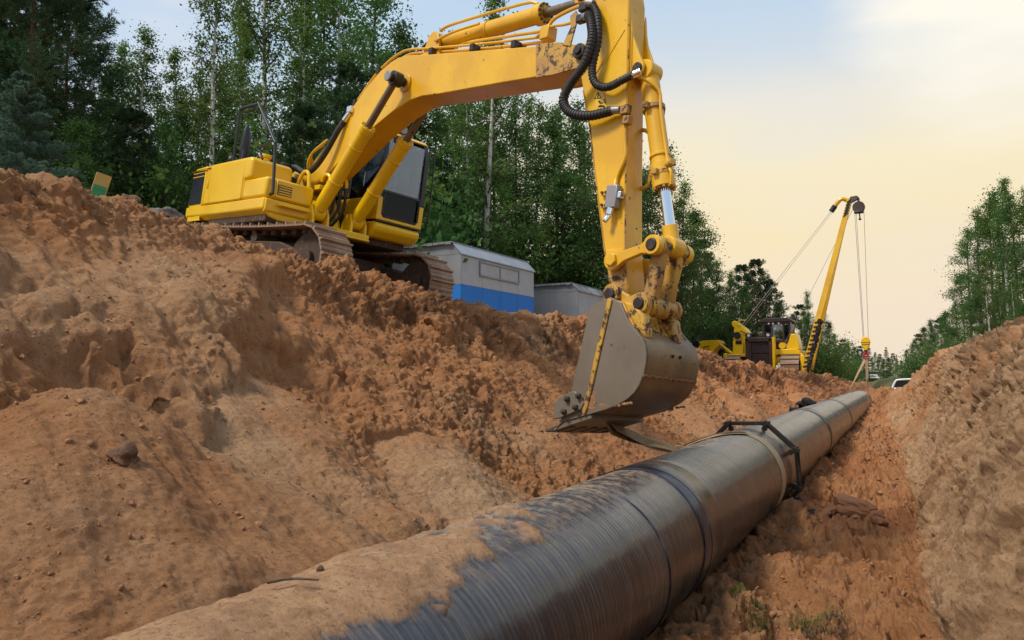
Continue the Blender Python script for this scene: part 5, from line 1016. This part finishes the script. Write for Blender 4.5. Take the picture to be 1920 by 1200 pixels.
# ------------------------------------------------------------------ site sheds
def build_shed(name, loc, rotz, Lx, Ly, hw, hr, bay, label, window=True, stripe=1.38):
    """local: origin at the near corner on the trench side; x runs away from the trench (negative), y along it"""
    t = empty(name, loc, (0, 0, rotz)); tag(t, label, 'shed', None)
    h1 = stripe
    MB().bx(-Lx + .03, -.03, .03, Ly - .03, 0, hw - .02).build('wall', M['shed_grey'], t)
    n = int(round(Ly / bay)); pm = MB().bx(-.012, .012, .004, Ly / n - .004, h1 + .004, hw).mesh('wall_panel', M['shed_light']); lm = MB().bx(-.012, .014, .004, Ly / n - .004, .02, h1 - .004).mesh('lower_panel', M['blue'])
    for i in range(n): link('wall_panel', pm, t, (0, i * Ly / n, 0)); link('lower_panel', lm, t, (0, i * Ly / n, 0)); link('wall_panel', pm, t, (-Lx, i * Ly / n, 0)); link('lower_panel', lm, t, (-Lx, i * Ly / n, 0))
    m = 2; pe = MB().bx(.004, Lx / m - .004, -.012, .012, h1 + .004, hw).mesh('end_panel', M['shed_grey']); le = MB().bx(.004, Lx / m - .004, -.014, .012, .02, h1 - .004).mesh('lower_panel', M['blue'])
    for i in range(m):
        for y in (0, Ly): link('end_panel', pe, t, (-Lx + i * Lx / m, y, 0)); link('lower_panel', le, t, (-Lx + i * Lx / m, y, 0))
    s = .26; ov = .05
    # mansard roof: sloping skirt sheets and a flat top
    k = n + 1; sk = []
    for i in range(k):
        y0, y1 = -ov + (Ly + 2 * ov) * i / k + .004, -ov + (Ly + 2 * ov) * (i + 1) / k - .004
        for sx in (0, 1):
            a, b, c = (ov, -s, .02) if sx == 0 else (-Lx - ov, -Lx + s, -.02)
            v = [(a, y0, hw - .03), (a, y1, hw - .03), (b, y1, hw + hr), (b, y0, hw + hr), (a, y0, hw + .0), (a, y1, hw + .0), (b, y1, hw + hr + .03), (b, y0, hw + hr + .03)]
            MB().add(v, [(0, 1, 2, 3), (7, 6, 5, 4), (0, 4, 5, 1), (1, 5, 6, 2), (2, 6, 7, 3), (3, 7, 4, 0)]).build('roof_sheet', M['shed_light'] if window else M['shed_roof'], t)
    MB().prism([(-Lx, hw - .01), (0, hw - .01), (-s, hw + hr - .01), (-Lx + s, hw + hr - .01)], -.012, Ly + .012).build('gable', M['shed_grey'], t)
    MB().bx(-Lx + s - .02, -s + .02, -ov - .04, Ly + ov, hw + hr + .015, hw + hr + .05).build('roof', M['shed_grey'], t, .01)
    e = MB()
    for i in range(9): e.bx(-Lx + s + (Lx - 2 * s) * i / 9, -Lx + s + (Lx - 2 * s) * (i + .93) / 9, -ov - .06, -ov - .035, hw + hr - .02 + .01 * math.sin(i * 2.1), hw + hr + .05)
    tag(e.build('eave_edge', M['shed_grey'], t), kind='stuff')
    if window:
        wy0, wy1, z0, z1 = .95, 3.15, hw - .47, hw - .13
        fr = MB().bx(.014, .05, wy0 - .05, wy1 + .05, z0 - .05, z0).bx(.014, .05, wy0 - .05, wy1 + .05, z1, z1 + .05).bx(.014, .05, wy0 - .05, wy0, z0, z1).bx(.014, .05, wy1, wy1 + .05, z0, z1).bx(.014, .045, (wy0 + wy1) / 2 - .03, (wy0 + wy1) / 2 + .03, z0, z1).build('window', M['shed_grey'], t, .006)
        sh = MB().bx(.012, .028, .006, (wy1 - wy0) / 2 - .036, .006, z1 - z0 - .006).mesh('shutter', M['shed_light'])
        for i in range(2): link('shutter', sh, fr, (0, wy0 + i * (wy1 - wy0) / 2 + (.03 if i else 0), z0))
    return t
zA = 3.0
build_shed('site_shed', (-11.0, 16.8, 3.05), R_(0), 2.35, 4.2, 2.21, .30, 1.05, 'grey sheet metal shed with a blue base band and barred window beside the excavator')
build_shed('site_shed', (-10.68, 23.8, 2.62), R_(0), 2.3, 2.6, 2.26, .26, .9, 'smaller darker grey shed with a worn roof, mostly hidden behind the raised bucket', False, 1.38)

# ------------------------------------------------------------------ pipelayer
def build_pipelayer():
    t = empty('pipelayer', (-7.25, 37.5, 1.86)); tag(t, 'distant yellow tracked pipelayer with a brown cab and a tall side boom', 'pipelayer')
    YL, BR, BD, BK = M['yellow'], M['maroon'], M['maroon_dark'], M['black']
    sh = MB().bx(-.42, .42, -.11, .11, 0, .03).bx(-.42, .42, -.105, -.075, .03, .075).mesh('shoe', M['track'])
    for s in (-1, 1):
        xc = s * 1.36; tr = MB().bx(xc - .18, xc + .18, .1, 3.5, .2, .85).build('track', M['track_dark'], t, .02)
        R0, y0, y1, zc = .44, .35, 3.3, .52; pts = []
        for i in range(24): a = math.pi / 2 + math.pi * i / 23; pts.append((y0 + R0 * math.cos(a), zc + R0 * math.sin(a)))
        for i in range(24): a = -math.pi / 2 + math.pi * i / 23; pts.append((y1 + R0 * math.cos(a), zc + R0 * math.sin(a)))
        pts.append(pts[0]); acc = [0]
        for a, b in zip(pts, pts[1:]): acc.append(acc[-1] + math.hypot(b[0] - a[0], b[1] - a[1]))
        for i in range(38):
            q = acc[-1] * (i + .5) / 38; k = int(np.searchsorted(acc, q) - 1); f = (q - acc[k]) / (acc[k + 1] - acc[k]); a, b = pts[k], pts[k + 1]
            link('shoe', sh, tr, (xc, a[0] + (b[0] - a[0]) * f, a[1] + (b[1] - a[1]) * f), (math.atan2(b[1] - a[1], b[0] - a[0]) + math.pi, 0, 0))
        for y in (y0, y1): MB().cyl((xc - .3, y, zc), (xc + .3, y, zc), .36, 20).build('idler', M['track_dark'], tr)
    # radiator guard with recessed core, headlights
    rad = MB().bx(-.62, -.48, -.35, .2, .35, 1.80).bx(.46, .60, -.35, .2, .35, 1.80).bx(-.62, .60, -.35, .2, 1.62, 1.84).bx(-.48, .46, -.32, .15, .35, .48).build('radiator_guard', BR, t, .03)
    for z0, z1 in ((.50, 1.06), (1.09, 1.60)): MB().bx(-.47, .45, -.22, -.18, z0, z1).build('radiator_core', BD, rad)
    MB().bx(-.48, -.36, -.30, -.24, .5, 1.6).build('guard_bar', BR, rad)
    for x in (-.46, .44): MB().bx(x - .16, x + .12, -.25, -.05, 1.84, 2.06).build('lamp_box', BK, rad, .02); MB().cyl((x, -.27, 1.95), (x, -.24, 1.95), .07, 12).build('headlight', M['lamp'], rad)
    MB().bx(-.58, .56, .2, 2.0, .8, 1.74).build('hood', BR, t, .05); MB().bx(.62, .74, -.30, .05, .35, 1.85).build('yellow_post', YL, t, .02)
    # cab
    cb = MB().bx(-.18, 1.16, 1.75, 3.1, 1.2, 1.82).build('cab', BR, t, .03)
    for x in (-.18, .24, .80, 1.10): MB().bx(x - .02, x + .07, 1.72, 1.80, 1.80, 2.72).build('pillar', BR, cb, .01)
    for x in (-.18, 1.10): MB().bx(x - .02, x + .06, 3.02, 3.1, 1.80, 2.72).build('pillar', BR, cb, .01)
    MB().prism([(-.32, 2.68), (-.30, 2.76), (-.05, 2.88), (1.02, 2.88), (1.26, 2.76), (1.28, 2.68)], 1.6, 3.2).build('roof', BD, cb, .02); MB().bx(-.16, 1.1, 1.69, 1.74, 2.56, 2.68).build('lamp_bar', BR, cb)
    for x in (.14, .34, .62): MB().cyl((x, 1.66, 2.62), (x, 1.69, 2.62), .05, 10).build('work_lamp', M['lamp'], cb)
    MB().bx(.31, .78, 1.75, 1.76, 1.82, 2.55).build('windscreen', M['glass'], cb); MB().bx(.87, 1.10, 1.75, 1.76, 1.82, 2.55).build('side_window', M['dark_glass'], cb); MB().bx(-.10, .22, 1.75, 1.76, 1.82, 2.55).build('side_window', M['dark_glass'], cb); MB().bx(1.14, 1.15, 1.83, 3.0, 1.82, 2.6).build('side_window', M['dark_glass'], cb); MB().bx(-.1, 1.1, 3.05, 3.06, 1.82, 2.6).build('rear_window', M['glass'], cb)
    MB().tube([(1.22, 1.7, 1.7), (1.24, 1.68, 2.2), (1.18, 1.66, 2.7)], .03, 6).build('grab_rail', M['grey_metal'], cb)
    # winch side (away from the trench)
    wf = MB().prism([(-1.42, .95), (-.72, .95), (-.66, 1.9), (-.62, 2.12), (-.78, 2.34), (-1.10, 2.60), (-1.28, 2.74), (-1.42, 2.66), (-1.40, 2.48), (-1.30, 2.40), (-1.34, 1.9)], .4, 1.3).build('winch_frame', YL, t, .03)
    MB().bx(-1.36, -.84, .32, .40, 1.05, 1.72).build('tank', YL, wf, .03); MB().bx(-1.22, -.92, .30, .33, 1.55, 1.72).build('plate', BK, wf); MB().cyl((-1.14, .22, 2.0), (-1.14, .42, 2.0), .17, 18).build('drum', BK, wf, .02); MB().tube([(-1.2, .3, 2.55), (-.95, .28, 2.75), (-.7, .3, 2.72)], .025, 6).build('lever', YL, wf)
    MB().tube([(-1.0, .3, 2.2), (-.75, .3, 2.1), (-.55, .3, 1.9)], .025, 6, 3).build('hose', BK, wf)
    MB().bx(-1.75, -.62, .2, 1.5, .92, 1.06).bx(-1.78, -1.6, .1, .4, .3, 1.1).build('winch_base', YL, t, .02)
    MB().bx(-1.3, -.3, -.6, -.4, .05, .3).build('tow_beam', YL, t, .02)
    # counterweight swung out to the left
    cw = MB().prism([(-3.35, .72), (-2.55, .50), (-2.45, .85), (-2.30, 1.30), (-1.95, 1.62), (-2.05, 1.78), (-2.85, 1.76), (-3.02, 1.70)], .3, 1.3).build('counterweight_frame', YL, t, .02)
    MB().prism([(-3.62, 1.22), (-3.38, .92), (-2.98, 1.60), (-3.20, 1.86)], .25, 1.35).build('counterweight_block', BK, cw, .02)
    for i in range(6):
        z = .74 + .13 * i; MB().prism([(-3.22 + .075 * i, z), (-2.60 + .02 * i, z + .06), (-2.60 + .02 * i, z + .11), (-3.22 + .075 * i, z + .05)], .29, .31).build('hazard_stripe', BK, cw)
    MB().prism([(-2.45, .92), (-1.75, .35), (-1.72, .48), (-2.3, 1.2)], .5, .7).build('counterweight_arm', YL, cw, .02); MB().tube([(-2.1, .4, 1.64), (-1.4, .35, 1.10)], .06, 10).build('strut', YL, t); MB().tube([(-2.1, .45, 1.50), (-1.75, .42, 1.30)], .04, 10).build('rod', M['chrome'], t); MB().tube([(-1.75, .42, 1.30), (-1.35, .4, 1.02)], .06, 10).build('cylinder', YL, t)
    # trench side frame and fender
    MB().prism([(.66, 1.02), (1.80, 1.02), (1.80, 1.20), (1.52, 1.28), (.72, 1.26)], .2, 2.4).build('fender', YL, t, .02); MB().prism([(1.05, 1.25), (1.74, 1.25), (1.68, 1.7), (1.60, 2.02), (1.34, 2.02), (1.22, 1.62)], .6, 1.6).build('side_tower', YL, t, .03)
    MB().bx(.60, .75, .1, .4, .95, 1.28).prism([(.75, .90), (1.78, .98), (1.80, .70), (1.74, .70), (1.65, .86), (.98, .84), (.72, .50), (.62, .50)], .15, .35).build('side_frame', YL, t, .02)
    MB().cyl((.95, .5, 1.45), (.95, .9, 1.45), .16, 14).build('pulley', YL, t); MB().tube([(1.72, .3, 1.12), (2.05, .28, .80)], .07, 8).tube([(1.72, .5, .98), (2.05, .4, .7)], .05, 8).build('strut', YL, t); MB().bx(1.82, 2.0, .1, 2.0, .15, .95).build('boom_foot_frame', YL, t, .02)
    # boom
    A, B = Vector((2.0, .2, .30)), Vector((4.14, .75, 8.36)); d = (B - A).normalized(); side = Vector((d.z, 0, -d.x)).normalized(); yv = d.cross(side)
    def beam(A, B, w0, w1, dp):
        v = []
        for p, w in ((A, w0), (B, w1)):
            for a, b in ((-1, -1), (1, -1), (1, 1), (-1, 1)): v.append(p + side * a * w + yv * b * dp)
        return MB().add(v, [(3, 2, 1, 0), (4, 5, 6, 7), (0, 1, 5, 4), (1, 2, 6, 5), (2, 3, 7, 6), (3, 0, 4, 7)])
    bm = beam(A, B, .135, .115, .10).build('boom', M['arm_yellow'], t, .012)
    beam(A + Vector((0, 1.9, 0)), A.lerp(B, .86) + yv * .1, .12, .10, .09).build('boom_leg', M['arm_yellow'], t, .012)
    py = random.Random(9); g = MB()
    for i in range(22):
        q = .01 + .27 * i / 21; p = A.lerp(B, q) + side * .07 - yv * .0; s = .10 + .03 * py.random()
        g.blob(p + side * (.07 + .03 * py.random()) + Vector((0, -.12, 0)), s, i, 8, 6, .35, (.9, 1.0, 1.3))
        if i % 2: g.bx(-.19, .0, -.02, .02, -.02, .04, Matrix.Translation(p + Vector((0, -.13, 0))) @ Matrix.Rotation(-.25, 4, 'Y'))
    tag(g.build('hose_wrap', BK, bm), kind='stuff')
    st = MB().bx(-.16, .16, -.006, .006, -.035, .035).mesh('hazard_stripe', BK)
    for i in range(6): p = A.lerp(B, .905 + .016 * i); o = link('hazard_stripe', st, bm, p + Vector((0, -.118 - .0, 0)), (0, -.75, 0), (.85, 1, 1))
    MB().tube([B + Vector((-.08, 0, -.08)), B + Vector((-.35, -.05, .02)), B + Vector((-.56, -.05, -.15)), B + Vector((-.78, -.05, -.46))], [.10, .12, .12, .10], 8, 3).build('guy_arm', M['arm_yellow'], bm); MB().tube([B + Vector((-.66, -.05, -.28)), B + Vector((-.84, -.05, -.54))], .125, 10).build('guy_sheave', BK, bm)
    MB().prism([(B.x, B.z - .24), (B.x + .30, B.z - .10), (B.x + .36, B.z - .06), (B.x + .38, B.z + .03), (B.x + .28, B.z + .10), (B.x, B.z + .08)], .62, .82).build('head_bracket', M['steel'], bm, .02)
    ub = Vector((B.x + .36, .72, B.z - .50)); blk = MB().cyl(ub + Vector((0, -.12, .05)), ub + Vector((0, .12, .05)), .27, 22).bx(ub.x - .05, ub.x + .05, .66, .78, ub.z + .25, ub.z + .48).build('upper_block', M['steel'], bm, .02)
    MB().bx(ub.x - .20, ub.x + .20, .58, .86, ub.z - .24, ub.z - .14).build('block_guard', BK, blk, .03); MB().tube([ub + Vector((.02, 0, -.2)), ub + Vector((.04, 0, -.48))], .03, 8).blob(ub + Vector((.04, 0, -.52)), .06, 1).build('becket', BK, blk)
    G = B + Vector((-.82, -.05, -.5))
    for dx, dz in ((0, 0), (.07, -.03), (.03, .05)): MB().cyl(G + Vector((dx, 0, dz)), (-1.1 + dx * 2, .6, 2.35 + dz), .009, 5).build('guy_cable', M['grey_metal'], bm)
    MB().cyl(B + Vector((.1, .05, -.5)), (1.0, .7, 1.5), .009, 5).build('guy_cable', M['grey_metal'], bm)
    hk = Vector((4.61, .72, 1.42))
    for dx, ux in ((-.09, -.18), (-.05, -.12), (.12, .22)): MB().cyl(hk + Vector((dx, 0, 0)), ub + Vector((ux, 0, -.12)), .0105, 5).build('hoist_cable', M['grey_metal'], bm)
    # hook block on the cables
    h = empty('hook_block', t.location + hk); tag(h, 'yellow crane hook block with a red hook hanging over the pipe end', 'hook block')
    MB().prism([(-.17, .0), (-.20, .16), (-.16, .30), (-.06, .38), (.06, .38), (.16, .30), (.20, .16), (.17, .0), (.10, -.14), (.07, -.24), (-.07, -.24), (-.10, -.14)], -.09, .09).build('sheave_case', M['yellow'], h, .03)
    for z in (.10, .01): MB().bx(-.19 + (.02 if z < .05 else 0), .19 - (.02 if z < .05 else 0), -.095, .095, z, z + .03).build('stripe', BK, h)
    MB().cyl((0, 0, -.22), (0, 0, -.30), .08, 12).build('swivel', M['pin'], h); MB().tube([(0, 0, -.28), (-.04, 0, -.36), (-.09, 0, -.46), (-.07, 0, -.58), (.02, 0, -.64), (.09, 0, -.58), (.10, 0, -.50)], [.05, .06, .06, .055, .05, .04, .03], 8, 4).build('hook', M['red'], h, .0)
    MB().tube([(0, 0, -.30), (.06, 0, -.40), (.07, 0, -.50)], .045, 8, 3).build('latch', M['red'], h)
    # sling from the hook round the pipe end
    hp = t.location + hk + Vector((.01, 0, -.60)); yS = float(hp.y) + .1; x, z = (float(q) for q in pipe_c(yS)); sl = empty('pipe_sling', (x, yS, z)); tag(sl, 'slack tan sling from the red hook down around the far pipe end', 'sling'); iv = sl.location
    P = [hp - iv]; N = [(0, -1, .2)]
    for i in range(30):
        a = R_(62) + R_(272) * i / 29; P.append(Vector(((PR + .012) * math.sin(a), 0, (PR + .012) * math.cos(a)))); N.append((math.sin(a), 0, math.cos(a)))
    P.append(hp - iv + Vector((-.03, .02, 0))); N.append((0, -1, .2))
    P = [P[0], P[0].lerp(P[1], .5)] + P[1:-1] + [P[-1].lerp(P[-2], .5), P[-1]]; N = [N[0], (.7, -.6, .2)] + N[1:-1] + [(-.7, -.6, .2), N[-1]]
    ribbon(MB(), P, N, .13, .012).build('sling_band', M['strap'], sl)
build_pipelayer()

# ------------------------------------------------------------------ small things
def on_ground(x, y, d=0): return Vector((x, y, ground_z(x, y) + d))
def near_bank(p, q):
    return p
# signboard stuck in the bank top
sx, sy = -8.05, 4.88; sg = empty('signboard', (sx, sy, 3.98), (R_(-4), R_(14), R_(64))); tag(sg, 'small tilted signboard, ochre above and green below, on the bank crest', 'sign')
MB().bx(-.078, .078, -.008, .008, -.45, .33).build('board', M['ochre'], sg, .003)
MB().bx(-.066, .066, -.013, -.0085, -.30, .185).build('green_sheet', M['green'], sg); MB().bx(-.03, -.01, .009, .03, -.6, .3).build('stake', M['twig'], sg)
mb = MB()
for q in range(3): mb.bx(-.055, .055, -.0145, -.0132, .135 - q * .10, .1375 - q * .10)
mb.build('ruled_line', M['twig'], sg)
def rock(name, x, y, r, m, label, cat='stone', seed=1, sq=(1, 1, .8), dz=.0, amp=.3):
    p = on_ground(x, y, dz); o = MB().blob((0, 0, 0), r, seed, 22, 16, amp, sq).build(name, m); o.location = p; return tag(o, label, cat)
rock('stone', -4.02, 2.66, .068, M['stone'], 'large brown stone resting on the smooth sand fan near the pipe', seed=4, sq=(1, 1.1, .9), dz=.03)
rock('stone', -7.5, 5.35, .11, M['grey_stone'], 'flat grey stone on the bank crest between the signboard and the excavator', seed=8, sq=(1, 1.5, .7), dz=.05)
rock('stone', -7.55, 4.95, .085, M['stone'], 'rounded brown stone on the bank crest beside the signboard', seed=12, sq=(1.2, 1, .8), dz=.04)
rock('stone', -.72, 6.4, .045, M['stone'], 'small brown stone on the trench floor below the grass clump', seed=15, dz=.02)
# broken clay slab on the trench floor: split plates
cl = empty('clay_clod', on_ground(-1.02, 11.6, .07)); tag(cl, 'big cracked block of red clay lying on the trench floor', 'clay block')
rg = random.Random(4)
def chunk_mesh(seed):
    q = random.Random(seed); v = []; f = []; n = 9                       # a broken block: a cube pushed about by facets and cracks
    for k, (u, w, c) in enumerate(((0, 1, 2), (1, 2, 0), (2, 0, 1))):
        for sgn in (-1, 1):
            o = len(v)
            for i in range(n):
                for j in range(n):
                    p = [0, 0, 0]; p[u] = -1 + 2 * i / (n - 1); p[w] = -1 + 2 * j / (n - 1); p[c] = sgn; v.append(p)
            for i in range(n - 1):
                for j in range(n - 1):
                    qd = (o + i * n + j, o + (i + 1) * n + j, o + (i + 1) * n + j + 1, o + i * n + j + 1); f.append(qd if sgn > 0 else qd[::-1])
    V = np.array(v, float); r = np.linalg.norm(V, axis=1)[:, None]; V = V * (1 - .32 * (r - 1) / .73); k = seed * 3.1
    d = .16 * fbm(V[:, 0], V[:, 1] + k, V[:, 2], 1.3, 5, .6) - .12 * sstep(.12, .3, fbm(V[:, 0] + k, V[:, 1], V[:, 2] * 2.0, 1.6, 3)); V = V * (1 + d[:, None])
    return mesh_np('chunk', V, np.array(f), M['red_clod'], False)
for i, (x, y, z, a, b, c, rx, ry, rz) in enumerate([(-.05, 0, .16, .20, .20, .09, .1, .22, .3), (.15, -.03, .11, .15, .20, .10, -.1, .45, -.2), (.0, -.17, .07, .22, .12, .09, .35, .1, .1), (.27, -.12, .03, .12, .14, .08, .2, .5, .5), (-.27, -.10, .06, .16, .09, .05, .2, -.4, .2), (.05, .16, .05, .26, .16, .12, .0, .1, .8), (.34, -.30, .0, .09, .10, .06, .3, .2, 1.0), (-.38, -.26, .01, .13, .06, .04, .1, -.2, .7)]):
    o = link('chunk', chunk_mesh(30 + i), cl, (x, y, z), (rx, ry, rz), (a, b, c))
# grass clumps
def grass_clump(name, x, y, r, n, h, m, label, cat='grass clump', seed=1, seat=0.02, dirv=None, nm='blades'):
    rgn = np.random.RandomState(seed); t = empty(name, on_ground(x, y, seat)); tag(t, label, cat)
    a = rgn.rand(n) * 6.283; q = r * np.sqrt(rgn.rand(n)); bx_, by_ = q * np.cos(a), q * np.sin(a); l = h * (.4 + .9 * rgn.rand(n)); aa = rgn.rand(n) * 6.283; ln = .35 + .7 * rgn.rand(n)
    dx, dy = np.cos(aa) * ln, np.sin(aa) * ln; zb = np.zeros(n)
    for i in range(n): zb[i] = ground_z(x + bx_[i], y + by_[i]) - t.location.z
    w = .0028 + .002 * rgn.rand(n); px, py_ = -np.sin(aa) * w, np.cos(aa) * w
    if dirv is not None: dx = dx * .5 + dirv[0]; dy = dy * .5 + dirv[1]
    up = 1.0 if dirv is None else dirv[2]
    V = np.stack([np.stack([bx_ - px, by_ - py_, zb], 1), np.stack([bx_ + dx * l * .4 - px * .8, by_ + dy * l * .4 - py_ * .8, zb + l * .7 * up], 1), np.stack([bx_ + dx * l, by_ + dy * l, zb + l * .95 * up - l * ln * .3], 1), np.stack([bx_ + dx * l * .4 + px, by_ + dy * l * .4 + py_, zb + l * .7 * up], 1)], 1).reshape(-1, 3)
    link(nm, mesh_np(nm, V, np.arange(4 * n).reshape(n, 4), m, False), t); return t
grass_clump('grass_clump', -1.36, 6.42, .16, 420, .07, M['grass'], 'green grass tuft on the trench floor nearest to the pipe', seed=1)
grass_clump('grass_clump', -.88, 6.72, .22, 520, .08, M['grass'], 'larger sod of green grass and dry roots in the middle of the trench floor', seed=2)
grass_clump('grass_clump', -.76, 6.25, .17, 420, .07, M['dry'], 'dried grass and roots hanging off the lower edge of the sod', seed=3)
grass_clump('root_tuft', -7.28, 3.74, .14, 420, .17, M['dry'], 'tangle of dry roots hanging over the bank crest at the far left', 'root tuft', seed=5, dirv=(.7, .1, -.9), nm='roots')
grass_clump('root_tuft', -7.0, 9.2, .25, 260, .16, M['dry'], 'dark fringe of roots on the crest below the near shed', 'root tuft', seed=6, dirv=(.5, -.2, -.9), nm='roots')
grass_clump('root_tuft', -5.3, 33.5, .6, 420, .40, M['dry'], 'fringe of roots hanging from the bank edge below the pipelayer', 'root tuft', seed=7, dirv=(.6, -.2, -.9), nm='roots')
def root_string(P, r, label):
    o = MB().tube(P, [r, r * .4], 5, 4).build('pale_root', M['root']); tag(o, label, 'root')
a = on_ground(-5.35, 24.3, .03); root_string([a, a + Vector((.04, -.05, -.22)), a + Vector((-.02, -.05, -.5)), a + Vector((.03, -.02, -1.0))], .022, 'pale root dangling straight down the bank face below the pipelayer')
a = on_ground(-4.75, 23.0, .03); root_string([a, a + Vector((.03, .10, .05)), a + Vector((.02, .22, .05)), a + Vector((0, .34, .10))], .022, 'short white curled root lying on the bank face above the pipe')
# twig and pebbles on the pipe
def on_pipe(y, deg, k=.03): return surf(y, R_(deg), k)
o = MB().tube([on_pipe(2.12, -6, .050), on_pipe(2.18, 0, .056), on_pipe(2.25, 7, .050)], [.007, .004], 6, 3).tube([on_pipe(2.18, 0, .055), on_pipe(2.20, 5, .06)], .003, 5).build('twig', M['twig']); tag(o, 'dark dry twig lying on the sandy top of the pipe', 'twig')
o = MB().tube([on_pipe(2.62, -2, .046), on_pipe(2.68, 2, .052), on_pipe(2.75, 5, .042)], [.003, .002], 5, 3).build('twig', M['root']); tag(o, 'thin pale straw lying on the sandy top of the pipe', 'twig')
o = MB().blob((0, 0, 0), .022, 3, 12, 9, .35, (1.3, 1, .7)).build('clay_lump', M['red_clod']); o.location = on_pipe(3.78, 22, .014); tag(o, 'small red clay lump stuck on the shiny side of the pipe', 'clay lump')
for (y, dg, r, lb) in ((2.45, -9, .016, 'tiny pebble on the sandy pipe top nearest the bottom edge'), (5.9, 12, .014, 'tiny clay crumb on the pipe beside the joint sleeve')):
    o = MB().blob((0, 0, 0), r, 5, 10, 8, .3).build('pebble', M['stone']); o.location = on_pipe(y, dg, .024 if y < 4 else .006); tag(o, lb, 'pebble')
# black rag on the far pipe
rg_ = empty('black_rag', on_pipe(21.2, -28, .02)); tag(rg_, 'crumpled black rag draped on the far part of the pipe', 'rag')
MB().blob((0, 0, .05), .24, 6, 18, 12, .35, (1.0, 2.2, .45)).build('rag_fold', M['cloth'], rg_); MB().blob((-.2, -.5, -.10), .18, 9, 16, 10, .35, (.7, 1.8, .4)).build('rag_end', M['cloth'], rg_)
# offcuts of black wrap under the clamp
for i, (x, y, s, lb) in enumerate(((-1.78, 11.2, .10, 'scrap of black pipe wrap on the floor under the clamp'), (-1.55, 10.9, .08, 'small black wrap scrap on the floor, right of the larger one'))):
    o = MB().blob((0, 0, 0), s, 20 + i, 14, 8, .5, (1.5, .8, .12)).build('wrap_scrap', M['cloth']); o.location = on_ground(x, y, .03); o.rotation_euler = (.2, -.2, i); tag(o, lb, 'scrap')
# far end of the clearing
hut = empty('hut', (-6.1, 96, ground_z(-6.1, 96) - .15)); tag(hut, 'small distant hut with a bright white roof at the end of the clearing', 'hut')
MB().bx(-.5, .5, 0, 1.6, -.4, .55).build('wall', M['maroon_dark'], hut); MB().prism([(-.72, .52), (.72, .52), (.50, .92), (-.48, .92)], -.1, 1.7).build('roof', M['white'], hut, .02)
cr = empty('car', (-2.15, 67.2, ground_z(-.2, 68) - .34)); tag(cr, 'white car half hidden behind the right bank at the trench end', 'car')
MB().prism([(-.95, .25), (2.9, .25), (2.95, .85), (.5, .92), (-.9, .80)], 0, 1.7).build('body', M['white'], cr, .08)
MB().prism([(-.60, .9), (-.36, 1.38), (.25, 1.46), (1.7, 1.46), (2.3, .95)], .12, 1.58).build('cabin_glass', M['panel_black'], cr, .03)
MB().tube([(-.66, .10, .86), (-.42, .10, 1.36), (-.2, .10, 1.47), (.5, .10, 1.52), (1.3, .10, 1.50), (2.3, .10, .95)], .075, 8, 4).build('roof_rail', M['white'], cr); MB().prism([(-.32, 1.45), (.3, 1.53), (1.5, 1.52), (1.7, 1.44)], .1, 1.6).build('roof', M['white'], cr, .02)
for y in (.05, 1.5):
    for x in (-.2, 2.1): w = MB().cyl((x, y, .30), (x, y + .18, .30), .32, 18).build('wheel', M['rubber'], cr, .02); MB().cyl((x, y - .01, .30), (x, y + .19, .30), .18, 14).build('rim', M['grey_metal'], w)
